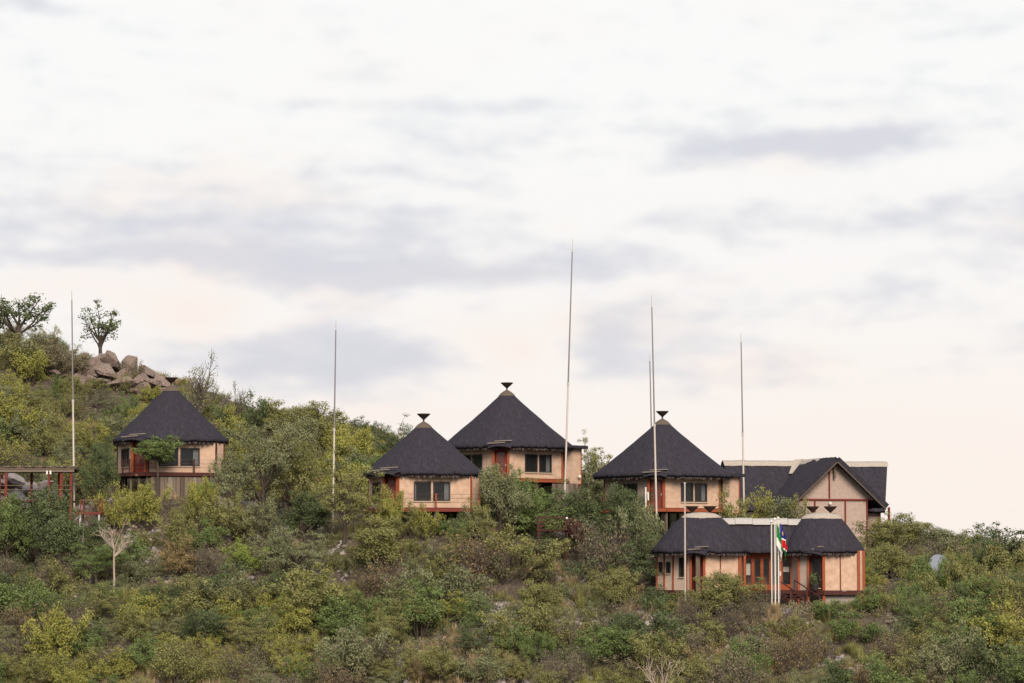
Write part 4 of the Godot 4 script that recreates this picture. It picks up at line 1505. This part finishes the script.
# floors where nothing grows: x, d, half width, half depth
const KEEP_OUT := [[-26.1, 222.0, 5.2, 5.2], [-6.6, 212.0, 5.0, 5.0], [-0.4, 228.0, 5.8, 5.4], [11.5, 222.0, 5.8, 5.4], [17.5, 205.0, 8.0, 4.6], [19.6, 200.6, 1.7, 2.6], [25.6, 236.0, 8.0, 9.0], [-35.0, 212.0, 3.6, 1.9], [-30.6, 210.0, 1.4, 1.2], [4.4, 210.0, 3.0, 1.8]]

func clear_height(x: float, d: float, w: float) -> float:
	var most := 99.0
	var g := hill(x, d)
	for o in OPEN_VIEWS:
		if d < o[1] - 0.5 and absf(x / d * o[1] - o[0]) < o[2] + w * 0.42:
			most = minf(most, o[3] * d / o[1] - g)
	return most

func is_free(x: float, d: float, w: float) -> bool:
	for o in KEEP_OUT:
		if absf(x - o[0]) < o[2] + w * 0.3 and absf(d - o[1]) < o[3] + w * 0.3:
			return false
	return true

func scatter_plants(placed: Array) -> void:
	var zone := FastNoiseLite.new()
	zone.seed = 77
	zone.frequency = 0.045
	var r := RandomNumberGenerator.new()
	r.seed = 2024
	var count := 0
	var d := 183.5
	while d < 262.0:
		var step := 2.1 if d < 214.0 else 2.3
		var half := d * 0.1763 + 4.0
		var x := -half
		while x < half:
			var px := x + r.randf_range(-0.9, 0.9)
			var pd := d + r.randf_range(-0.9, 0.9)
			x += step * r.randf_range(0.85, 1.35)
			var z := zone.get_noise_2d(px, pd)
			var z2 := zone.get_noise_2d(px * 1.7 + 300.0, pd * 1.7)
			var pick := r.randf()
			var u := r.randf()
			var var_ := r.randi()
			var grow_h := r.randf()
			if r.randf() < 0.08:
				continue
			var kind := "thicket"
			var tone := "olive"
			var w := 2.4
			var h := 1.4
			if pick < 0.38:
				kind = "shrub"; w = lerpf(1.9, 6.0, u * sqrt(u)); h = w * lerpf(0.5, 0.78, grow_h)
				tone = ["olive", "olive", "green", "grey_green", "yellow", "dark", "olive", "grey_green"][var_ % 8]
			elif pick < 0.68:
				kind = "thicket"; w = lerpf(2.2, 4.8, u); h = w * lerpf(0.42, 0.62, grow_h)
				tone = ["olive", "grey_green", "green", "olive", "yellow", "brown", "rust"][var_ % 7]
			elif pick < 0.82:
				kind = "twiggy"; w = lerpf(2.2, 4.6, u); h = w * lerpf(0.5, 0.75, grow_h)
				tone = ["brown", "olive", "rust", "brown"][var_ % 4]
			elif pick < 0.92:
				kind = "umbrella"; w = lerpf(2.8, 4.6, u); h = w * lerpf(0.55, 0.8, grow_h)
				tone = ["grey_green", "olive", "dark", "green"][var_ % 4]
			else:
				kind = "tree"; w = lerpf(2.6, 4.2, u); h = w * lerpf(0.7, 0.95, grow_h)
				tone = ["dark", "green", "olive"][var_ % 3]
			if px < -20.0 and d > 222.0 and kind != "tree":
				tone = ["yellow", "olive", "green", "yellow", "grey_green"][var_ % 5]
			elif z > 0.18 and kind in ["shrub", "thicket"]:
				tone = ["olive", "yellow", "green"][var_ % 3]
			elif z < -0.28 and kind != "tree":
				tone = ["brown", "grey_green", "olive", "rust", "grey_green", "dark"][var_ % 6]
			if z2 < -0.27 and d < 206.0:
				continue     # stony openings
			if pd > 250.5 and px > -39.0 and px < -29.0:
				continue     # behind the crag
			if not is_free(px, pd, w):
				continue
			var close := false
			for p in placed:
				if Vector2(px, pd).distance_to(Vector2(p[2], p[3])) < (p[4] + w) * 0.27:
					close = true
					break
			if close:
				continue
			var most := clear_height(px, pd, w)
			if most < 0.55:
				continue
			if h > most:
				w = maxf(w * maxf(most / h, 0.5), 1.0)
				h = most
			if d > 236.0:
				h = minf(h, 1.9 if px > -24.0 else 2.4)
				w = minf(w, 3.0)
			plant(kind, tone, px, pd, w, h, var_ / 8)
			count += 1
		d += step * 0.92
	print("scattered ", count)

# ------------------------------------------------------------------ rocks, grass
func rock_mesh(seed_: int, flat_: float, rough: float, detail := 3) -> ArrayMesh:
	var f := FastNoiseLite.new()
	f.seed = seed_
	f.frequency = 0.9
	f.noise_type = FastNoiseLite.TYPE_CELLULAR
	f.cellular_return_type = FastNoiseLite.RETURN_DISTANCE
	var f2 := FastNoiseLite.new()
	f2.seed = seed_ + 5
	f2.frequency = 1.4
	var r := RandomNumberGenerator.new()
	r.seed = seed_
	var cuts := []
	for k in 11:
		cuts.append([unit(r), r.randf_range(0.42, 0.8)])
	var b := MB.new()
	var n := 4 + detail * 3
	for s in 6:
		var rows := []
		for i in n + 1:
			var row := PackedVector3Array()
			for j in n + 1:
				var a := i * 2.0 / n - 1.0
				var c := j * 2.0 / n - 1.0
				var p: Vector3 = [Vector3(1, a, c), Vector3(-1, c, a), Vector3(a, 1, c) * Vector3(1, 1, -1), Vector3(a, -1, c), Vector3(c, a, 1) * Vector3(-1, 1, 1), Vector3(c, a, -1)][s]
				# between a block and a ball, then chipped
				var q := p.normalized().lerp(p * 0.62, 0.45)
				for e in cuts:
					var over: float = q.dot(e[0]) - e[1]
					if over > 0.0:
						q -= e[0] * over
				q *= 1.0 + f.get_noise_3dv(q * 1.3) * rough * 0.45 + f2.get_noise_3dv(q * 2.2) * rough * 0.4
				row.append(Vector3(q.x, q.y * flat_, q.z))
			rows.append(row)
		b.grid(rows)
	return b.mesh()

func make_rocks() -> void:
	var shapes := []
	for k in 6:
		shapes.append(rock_mesh(100 + k * 13, [0.62, 0.8, 0.5, 0.7, 0.9, 0.45][k], 0.26, 4))
	# x, d, height of its middle above the ground, size, stretch, tilt, pink
	var rc := RandomNumberGenerator.new()
	rc.seed = 58
	for k in 26:
		var u := k / 25.0
		var x := lerpf(-38.6, -28.6, u) + rc.randf_range(-0.5, 0.5)
		var row := k % 3
		var d := 248.2 + row * 1.1 + rc.randf_range(-0.3, 0.3)
		var s := rc.randf_range(0.75, 1.5) * (1.15 if u > 0.35 and u < 0.9 else 0.85)
		var o := put_mesh(shapes[rc.randi() % 6], "boulder", M.rock_pink, self)
		o.position = on_hill(x, d) + Vector3(0, 0.25 + row * 0.75 * sin(clampf(u * 1.1, 0, 1) * PI), 0)
		o.rotation = Vector3(rc.randf_range(-0.3, 0.3), rc.randf() * TAU, rc.randf_range(0.1, 0.7))
		o.scale = Vector3(s * rc.randf_range(0.9, 1.5), s * rc.randf_range(0.8, 1.2), s)
		tag(o, "grey brown boulder piled in the crag on the hilltop", "boulder", "boulders of the hilltop crag")
	var low := [
		[-37.6, 214.6, 0.5, 1.1], [-36.3, 214.9, 0.5, 1.2], [-35.0, 214.7, 0.4, 1.0], [-34.2, 214.9, 0.5, 1.1], [-36.9, 214.2, 0.1, 0.9], [-35.6, 214.3, 0.1, 1.0],
		[-38.3, 215.6, 1.4, 1.2], [-37.0, 216.0, 1.6, 1.3], [-33.4, 214.5, 0.3, 0.9], [-35.9, 215.8, 1.1, 1.0], [-34.6, 216.2, 1.0, 0.9], [-38.6, 214.4, 0.3, 1.0]]
	for k in low.size():
		var q: Array = low[k]
		var o := put_mesh(shapes[(k + 2) % 6], "boulder", M.rock, self)
		o.position = on_hill(q[0], q[1]) + Vector3(0, q[2] * 0.8 + 1.2, 0)
		o.rotation = Vector3(0.3 * (k % 3), k * 2.3, 0.35 if k % 2 else -0.3)
		o.scale = Vector3(q[3] * 1.25, q[3] * 0.9, q[3]) * 0.95
		tag(o, "grey boulder heaped behind the covered walkway's orange posts", "boulder", "grey boulders behind the covered walkway")
	# loose stones large enough to tell apart
	var r := RandomNumberGenerator.new()
	r.seed = 31
	var heaps := [[-1.8, 193.5, 2.0, 12, "beside the rounded shrubs below the railed chalet"], [3.2, 203.5, 1.6, 12, "below the timber stairway"], [-20.5, 202.5, 2.4, 10, "below the plank skirted chalet"], [-19.5, 185.0, 2.6, 12, "at the slope's foot under the dead tree"], [-5.5, 187.5, 1.8, 9, "at the slope's foot under the railed chalet"], [32.5, 190.0, 2.5, 8, "at the slope's foot below the pale blue dish"], [23.6, 200.5, 1.4, 6, "beside the lodge steps"], [-28.0, 194.0, 2.5, 8, "beside the dead tree's foot"], [-14.5, 214.0, 2.5, 8, "between the plank skirted and railed chalets"], [33.0, 205.0, 2.4, 7, "below the pale blue dish"]]
	for hp in heaps:
		for k in hp[3]:
			var x: float = hp[0] + r.randf_range(-1, 1) * hp[2] * 1.3
			var d: float = hp[1] + r.randf_range(-1, 1) * hp[2]
			var s := r.randf_range(0.22, 0.5)
			var pale: bool = k % 3 == 0
			var o := put_mesh(shapes[k % 6], "loose_stone", M.rock_pale if pale else M.rock, self)
			o.position = on_hill(x, d) + Vector3(0, s * 0.15, 0)
			o.rotation = Vector3(r.randf(), r.randf() * 6.0, r.randf())
			o.scale = Vector3(s * 1.2, s, s)
			tag(o, ("pale" if pale else "grey") + " loose stone " + hp[4], "stone", ("pale" if pale else "grey") + " stones " + hp[4])
	# rubble that nobody could count
	var patch := FastNoiseLite.new()
	patch.seed = 77
	patch.frequency = 0.045
	for pass_ in 2:
		var spots := []
		for k in 34000:
			var d := r.randf_range(182, 222)
			var x := r.randf_range(-1, 1) * (d * 0.1763 + 4.0)
			if patch.get_noise_2d(x * 1.7 + 300.0, d * 1.7) > 0.02 - 0.22 * r.randf() or not is_free(x, d, -4.0):
				continue
			var s := 0.06 + 0.26 * pow(r.randf(), 3.0)
			spots.append(Transform3D(Basis.from_euler(Vector3(r.randf() * 3.0, r.randf() * 6.0, r.randf())).scaled(Vector3(s * 1.3, s, s)), on_hill(x, d)))
		var mm := MultiMesh.new()
		mm.transform_format = MultiMesh.TRANSFORM_3D
		mm.mesh = rock_mesh(300 + pass_, 0.7, 0.35, 0)
		mm.instance_count = spots.size()
		for k in spots.size():
			mm.set_instance_transform(k, spots[k])
		var o := MultiMeshInstance3D.new()
		o.multimesh = mm
		o.material_override = [M.rock, M.rock_pale][pass_]
		o.name = numbered("rubble")
		add_child(o)
		tag(o, ["grey stone rubble strewn over the slope", "pale stone chips strewn over the slope"][pass_], "rubble", "", "stuff")

func make_grass() -> void:
	var r := RandomNumberGenerator.new()
	r.seed = 91
	var kinds := []
	for k in 2:
		var b := MB.new()
		for e in 60:
			var a := r.randf() * TAU
			var p := Vector3(cos(a), 0, sin(a)) * r.randf() * 0.22
			var tip := p + Vector3(cos(a) * r.randf_range(0.05, 0.35), r.randf_range(0.3, 0.75), sin(a) * r.randf_range(0.05, 0.35))
			var v := r.randf_range(0.6, 1.2)
			var side := Vector3(-sin(a), 0, cos(a)) * 0.016
			b.leaf((p + tip) * 0.5, (tip - p) * 0.5, side, Color(v, v * r.randf_range(0.9, 1.0), v * 0.9))
		kinds.append(b.mesh())
	for k in 2:
		var b := MB.new()
		for e in 7:
			leaves_round(b, r, Vector3(r.randf_range(-0.4, 0.4), r.randf_range(0.08, 0.38), r.randf_range(-0.4, 0.4)), 0.24, 26, 0.045, 0.8, r.randf_range(0.75, 1.25))
		kinds.append(b.mesh())
	var patch := FastNoiseLite.new()
	patch.seed = 15
	patch.frequency = 0.06
	var looks := [[M.straw, "dry_grass", "dry straw coloured grass between the shrubs", "grass"], [M.olive, "green_grass", "olive green grass between the shrubs", "grass"], [M.grey_green, "ground_herbs", "low grey green herbs covering the slope", "ground cover"], [M.brown, "dry_herbs", "low brown dried herbs covering the slope", "ground cover"]]
	for k in 4:
		var spots := []
		for e in 6500:
			var d := r.randf_range(181, 258)
			if e % 2: d = r.randf_range(181, 214)
			var x := r.randf_range(-1, 1) * (d * 0.1763 + 4.0)
			if patch.get_noise_2d(x + k * 130.0, d) < [0.1, 0.15, 0.05, 0.08][k] or not is_free(x, d, -3.5):
				continue
			var s := r.randf_range(0.6, 1.5)
			spots.append(Transform3D(Basis(Vector3.UP, r.randf() * TAU).scaled(Vector3(s, s * r.randf_range(0.7, 1.2), s)), on_hill(x, d, 0.02)))
		var mm := MultiMesh.new()
		mm.transform_format = MultiMesh.TRANSFORM_3D
		mm.mesh = kinds[k]
		mm.instance_count = spots.size()
		for e in spots.size():
			mm.set_instance_transform(e, spots[e])
		var o := MultiMeshInstance3D.new()
		o.multimesh = mm
		o.material_override = looks[k][0]
		o.name = looks[k][1]
		add_child(o)
		tag(o, looks[k][2], looks[k][3], "", "stuff")
	# tall golden tussocks
	for q in [[-9.2, 197.5, 2.6, "beside the bright lime shrub"], [-9.9, 198.2, 2.2, "beside the bright lime shrub"], [-8.6, 198.4, 2.0, "beside the bright lime shrub"], [-15.5, 212.5, 2.4, "beneath the mast between two chalets"], [19.0, 196.3, 1.0, "at the flagpoles' feet"], [18.1, 196.6, 0.9, "at the flagpoles' feet"], [20.2, 196.4, 0.9, "at the flagpoles' feet"]]:
		var o := put_mesh(kinds[0], "grass_tussock", M.straw, self)
		o.position = on_hill(q[0], q[1], 0.02)
		o.scale = Vector3.ONE * q[2]
		o.rotation.y = q[0]
		tag(o, "golden dry grass tussock " + q[3], "grass", "golden tussocks " + q[3])

# kind, leaf colour, x, d, width, height of its top in the world, own label
const PLANTED := [
	["tree", "dark", -33.3, 206.0, 6.2, 4.9], ["tree", "green", -35.4, 205.0, 4.2, 4.5], ["tree", "dark", -31.2, 203.0, 4.2, 3.1],
	["tree", "dark", -30.4, 213.0, 3.1, 8.3], ["slender", "green", -26.3, 216.0, 3.7, 9.2, "feathery bright green young tree on a thin stem before the plank skirted chalet"], ["shrub", "yellow", -28.7, 211.8, 3.6, 5.5],
	["shrub", "yellow", -26.4, 211.8, 4.1, 5.5], ["shrub", "lime", -22.8, 215.5, 1.5, 6.1], ["umbrella", "grey_green", -18.4, 215.5, 7.1, 10.0],
	["tree", "olive", -16.6, 217.0, 4.5, 9.0], ["shrub", "grey_green", -20.8, 216.0, 2.2, 8.0], ["shrub", "dark", -22.1, 240.0, 5.3, 13.6],
	["tree", "olive", -19.8, 242.0, 5.0, 13.2], ["tree", "olive", -15.8, 242.0, 6.2, 13.0], ["shrub", "grey_green", -17.4, 238.0, 4.9, 11.9],
	["shrub", "yellow", -12.9, 238.0, 4.9, 10.8], ["umbrella", "dark", -9.9, 240.0, 5.0, 11.2], ["shrub", "yellow", -23.1, 236.0, 3.3, 12.4],
	["bare", "grey_green", -26.0, 240.0, 4.6, 16.9, "thin leafless tree behind the plank skirted chalet's roof"], ["bare", "grey_green", -23.1, 244.0, 2.9, 14.8, "small thin leafless tree above the crest shrubs beside bare rock"], ["shrub", "rust", -23.6, 204.0, 4.1, 1.5],
	["twiggy", "brown", -21.5, 203.5, 3.5, 1.1], ["shrub", "lime", -18.9, 206.0, 3.5, 1.4], ["shrub", "olive", -20.9, 211.0, 5.1, 4.4],
	["shrub", "grey_green", -18.2, 211.2, 4.0, 4.6], ["umbrella", "grey_green", -15.0, 203.0, 6.2, 2.3], ["umbrella", "olive", -11.8, 204.5, 6.5, 6.6],
	["tree", "dark", -14.7, 211.0, 5.1, 4.9], ["tree", "olive", -9.5, 202.5, 5.3, 3.0], ["shrub", "lime", -5.8, 202.0, 2.9, -0.9],
	["shrub", "green", -7.7, 202.0, 2.1, -1.0], ["twiggy", "rust", -2.9, 202.5, 5.6, 1.7], ["shrub", "olive", -4.7, 202.8, 3.5, 1.0],
	["tree", "grey_green", -0.9, 210.0, 4.5, 6.7], ["shrub", "olive", -2.3, 204.8, 2.8, 4.2], ["umbrella", "green", 2.0, 212.5, 6.6, 5.9],
	["tree", "dark", 5.0, 213.0, 5.1, 5.1], ["tree", "dark", 8.0, 214.0, 4.1, 5.3], ["shrub", "green", 0.2, 214.0, 3.7, 6.3],
	["shrub", "olive", 0.6, 203.5, 6.4, 2.2], ["umbrella", "dark", 7.1, 207.5, 8.0, 2.7], ["shrub", "grey_green", 9.3, 210.0, 3.6, 4.0],
	["twiggy", "brown", 6.3, 206.5, 4.3, 2.8], ["umbrella", "olive", 6.4, 238.0, 3.3, 10.0], ["sparse", "olive", 7.4, 237.0, 2.4, 9.1],
	["shrub", "yellow", 19.1, 226.0, 3.9, 5.4], ["tree", "grey_green", 21.2, 225.0, 4.3, 4.6], ["shrub", "olive", 16.3, 215.0, 2.5, 4.9],
	["shrub", "olive", 22.1, 223.0, 3.1, 4.6], ["tree", "olive", 14.4, 196.8, 5.1, -0.9], ["shrub", "olive", 12.8, 197.0, 2.7, -1.4],
	["twiggy", "brown", 16.2, 196.5, 2.7, -2.2], ["shrub", "green", 21.2, 196.2, 3.4, -2.7], ["shrub", "green", 24.2, 197.0, 2.3, -1.9],
	["tree", "olive", 28.6, 226.0, 4.4, 3.1], ["tree", "olive", 30.9, 228.0, 4.7, 3.6], ["tree", "grey_green", 33.1, 227.0, 4.4, 2.5],
	["shrub", "brown", 34.9, 224.0, 4.6, 1.5], ["tree", "olive", 27.9, 214.0, 4.4, 1.1], ["shrub", "green", 29.6, 208.0, 2.9, 0.3],
	["shrub", "olive", 32.0, 209.5, 2.9, 0.6], ["shrub", "olive", 35.0, 215.0, 3.7, 0.0], ["tree", "dark", 38.5, 222.0, 3.1, 0.5],
	["sparse", "dark", 37.3, 222.0, 4.3, 2.8, "crooked open crowned tree on the ridge beyond the pale blue dish"], ["sparse", "dark", -43.0, 250.0, 6.4, 23.1, "large open crowned tree on the hilltop above the covered walkway"], ["sparse", "dark", -35.7, 251.5, 3.8, 22.4, "lone tufted tree standing out of the hilltop crag"],
	["bare", "olive", -40.3, 250.0, 3.4, 20.1, "bare brush on the hilltop beside the large open crowned tree"], ["sparse", "olive", -45.1, 252.0, 4.3, 21.7, "leaning open crowned tree at the hilltop's outer end"], ["dead", "brown", -27.2, 199.2, 3.4, 2.6, "bleached dead tree with antler branches on the slope"],
	["snag", "brown", 9.4, 183.8, 3.2, -6.1, "bleached bare dead bush low on the slope"], ["shrub", "grey_green", -2.0, 185.2, 4.5, -5.6], ["shrub", "green", 14.7, 187.8, 3.9, -5.2],
	["twiggy", "brown", 7.2, 194.8, 4.0, -2.7], ["shrub", "yellow", -22.8, 212.0, 3.2, 5.7], ["shrub", "olive", -20.4, 212.0, 2.2, 5.0],
	["shrub", "green", -5.1, 206.0, 2.8, 2.8], ["shrub", "olive", -7.1, 204.8, 2.8, 4.0], ["shrub", "grey_green", -3.1, 205.0, 2.8, 3.8],
	["shrub", "yellow", -8.5, 205.2, 3.1, 4.9], ["shrub", "green", -3.5, 204.5, 2.5, 3.2], ["tree", "olive", -1.6, 214.0, 2.9, 6.5],
	["shrub", "lime", 31.5, 211.0, 3.2, -0.4], ["shrub", "olive", 29.2, 210.2, 3.2, 0.0], ["shrub", "brown", -37.2, 249.0, 3.4, 17.8],
	["thicket", "olive", -33.2, 247.5, 2.0, 15.9], ["shrub", "yellow", -30.6, 247.0, 2.6, 14.8], ["shrub", "olive", -35.0, 246.5, 3.4, 15.4],
	["thicket", "brown", -32.6, 249.2, 1.7, 17.2], ["shrub", "olive", 24.5, 197.8, 2.7, -1.8], ["twiggy", "brown", 12.0, 195.8, 2.7, -2.3],
	["shrub", "yellow", -6.1, 204.8, 2.4, 3.8], ["tree", "dark", -29.8, 208.0, 2.9, 2.9], ["shrub", "grey_green", 2.4, 210.2, 2.9, 1.7],
	["twiggy", "brown", -0.5, 202.8, 3.5, 1.0], ["shrub", "olive", -4.0, 203.2, 3.1, 2.1], ["thicket", "grey_green", -5.7, 202.8, 3.5, 1.4],
	["shrub", "olive", -24.1, 208.0, 3.6, 3.4], ["shrub", "green", -22.0, 208.2, 3.6, 2.9], ["thicket", "olive", -7.8, 203.5, 2.1, 0.8],
	["thicket", "brown", -2.9, 203.8, 2.5, 1.1], ["thicket", "grey_green", -5.1, 203.8, 2.2, 0.8], ["shrub", "olive", -6.8, 203.8, 2.5, 1.5],
	["shrub", "olive", -23.8, 212.2, 2.3, 4.4], ["twiggy", "brown", 15.0, 195.2, 4.0, -2.7], ["shrub", "olive", 12.6, 194.0, 3.7, -3.5],
	["shrub", "olive", 18.6, 194.5, 3.8, -3.5], ["shrub", "grey_green", 16.2, 191.8, 4.0, -4.4], ["shrub", "green", 22.7, 194.8, 4.0, -3.5],
	["shrub", "olive", -41.8, 247.0, 5.4, 19.1], ["shrub", "brown", -39.3, 248.0, 4.3, 18.6], ["shrub", "yellow", -40.7, 245.0, 5.1, 17.5],
	["shrub", "olive", 10.6, 197.0, 2.7, -2.2], ["shrub", "dark", 9.7, 197.5, 2.7, -1.7], ["thicket", "olive", -12.0, 203.2, 2.8, 0.8],
	["thicket", "grey_green", -11.2, 202.8, 2.4, 0.3], ["thicket", "olive", -26.1, 209.8, 2.5, 2.2], ["thicket", "rust", 32.3, 198.5, 5.5, -2.7],
]

func _ready() -> void:
	# camera: a long lens, tilted up a little
	var cam := Camera3D.new()
	cam.name = "camera"
	cam.fov = 13.41
	cam.near = 0.5
	cam.far = 12000.0
	cam.rotation_degrees.x = 4.303
	add_child(cam)
	cam.current = true
	# sky, sun, exposure
	var env := Environment.new()
	env.background_mode = Environment.BG_SKY
	env.sky = make_sky()
	env.ambient_light_source = Environment.AMBIENT_SOURCE_SKY
	env.tonemap_mode = Environment.TONE_MAPPER_LINEAR
	env.tonemap_exposure = 3.1
	env.background_energy_multiplier = 0.32
	env.sdfgi_enabled = true
	env.ssao_enabled = true
	env.ssil_enabled = true
	var we := WorldEnvironment.new()
	we.name = "world"
	we.environment = env
	add_child(we)
	var sun := DirectionalLight3D.new()
	sun.name = "sun"
	sun.light_color = Color(1.0, 0.92, 0.83)
	sun.light_energy = 0.5
	sun.light_angular_distance = 26.0
	sun.shadow_enabled = true
	sun.rotation_degrees = Vector3(-30, 10, 0)
	add_child(sun)

	rng.seed = 7
	bumps.seed = 3
	bumps.frequency = 0.06
	make_materials()
	make_ground()
	print("ground ", Time.get_ticks_msec())

	var f := 4.0
	chalet("thatched chalet with a grey plank skirt under its deck below the rocky crag", -26.1, 222.0, 6.57, deg_to_rad(20), {"ra": 4.35, "rn": 2.3, "roof_h": 4.05, "win": 2.55, "ws": 1.45, "fascia": M.dark_red, "posts": M.dark_red, "skirt": [-2.4, 3.6], "rail": [Vector2(-3.9, 1.0), Vector2(-3.9, 3.3), Vector2(-2.6, 3.9), Vector2(0.9, 3.9), Vector2(3.2, 3.9)]})
	chalet("thatched chalet with railed deck on stilts and paired dark windows", -6.45, 212.0, 3.75, deg_to_rad(15), {"ra": 4.4, "rn": 2.25, "roof_h": 3.6, "win": 2.5, "fascia": M.red, "rail": [Vector2(-3.2, 3.9), Vector2(0.0, 3.9), Vector2(3.2, 3.9)]})
	chalet("topmost thatched chalet with the leaning mast in front of its wall", -0.4, 228.0, 6.3, deg_to_rad(39), {"ra": 4.75, "rn": 2.9, "roof_h": 4.3, "win": 3.0, "fascia": M.orange, "annex": 1.6, "lamp": true, "skirt": [1.4, 4.0]})
	chalet("wide thatched chalet with orange fascia behind the lodge, two masts beside its finial", 11.5, 222.0, 3.9, deg_to_rad(36), {"ra": 4.75, "rn": 3.2, "roof_h": 4.15, "win": 2.9, "ws": 1.15, "fascia": M.orange, "annex": 1.6, "grey_left": true})
	reception(17.5, 205.0, -2.1)
	hall(24.2, 240.0, 8.1)
	mast("cream mast in front of the covered walkway's end", -32.20, 214.0, Vector3(-32.57, 19.90, -214.0), 0.082, M.mast, M.mast_grey)
	mast("slender mast standing between the plank skirted and railed chalets", -13.13, 213.0, Vector3(-12.95, 17.60, -213.0), 0.082, M.mast, M.mast_grey)
	mast("tallest leaning mast in front of the topmost chalet", 3.94, 222.0, Vector3(4.66, 24.62, -222.0), 0.082, M.mast, M.mast_grey)
	mast("tall pale mast in front of the chalet with the orange fascia", 10.69, 214.0, Vector3(10.32, 19.53, -214.0), 0.082, M.mast, M.mast_grey)
	mast("mast rising behind the roof of the chalet with the orange fascia", 11.51, 237.0, Vector3(11.26, 16.81, -237.0), 0.082, M.mast, M.mast_grey)
	mast("mast beside the gabled hall's left roof", 18.37, 230.0, Vector3(18.18, 17.98, -230.0), 0.082, M.mast, M.mast_grey)
	flagpole("white flagpole without a cloth, outermost of the three", 17.79, 199.6, 2.54, -1)
	flagpole("middle white flagpole carrying the green and white flag", 17.98, 199.1, 2.71, 0)
	flagpole("white flagpole carrying the blue, red and green flag", 18.24, 199.4, 2.78, 1)
	thin_post("thin tall pale brown post in front of the lodge's domed roof", "signal_post", 11.92, 200.6, 5.32, plain(0.38, 0.33, 0.30, 0.6), false)
	thin_post("short white post with a hooked lamp in front of the grey canvas wall", "lamp_post", 9.75, 212.0, 5.3, M.white, true)
	pergola(-38.5, -31.7, 212.0, 6.75)
	walkway(4.4, 210.0, 2.15)
	potted_plant(21.0, 202.1, -2.1)
	dish(31.0, 211.5, -0.5)
	make_rocks()
	print("built ", Time.get_ticks_msec())
	for p in PLANTED:
		var g := hill(p[2], p[3])
		plant(p[0], p[1], p[2], p[3], p[4], maxf(p[5] - g, 0.8), int(p[3] * 10.0 + p[2]), p[6] if p.size() > 6 else "")
	scatter_plants(PLANTED)
	make_grass()
	print("planted ", Time.get_ticks_msec())
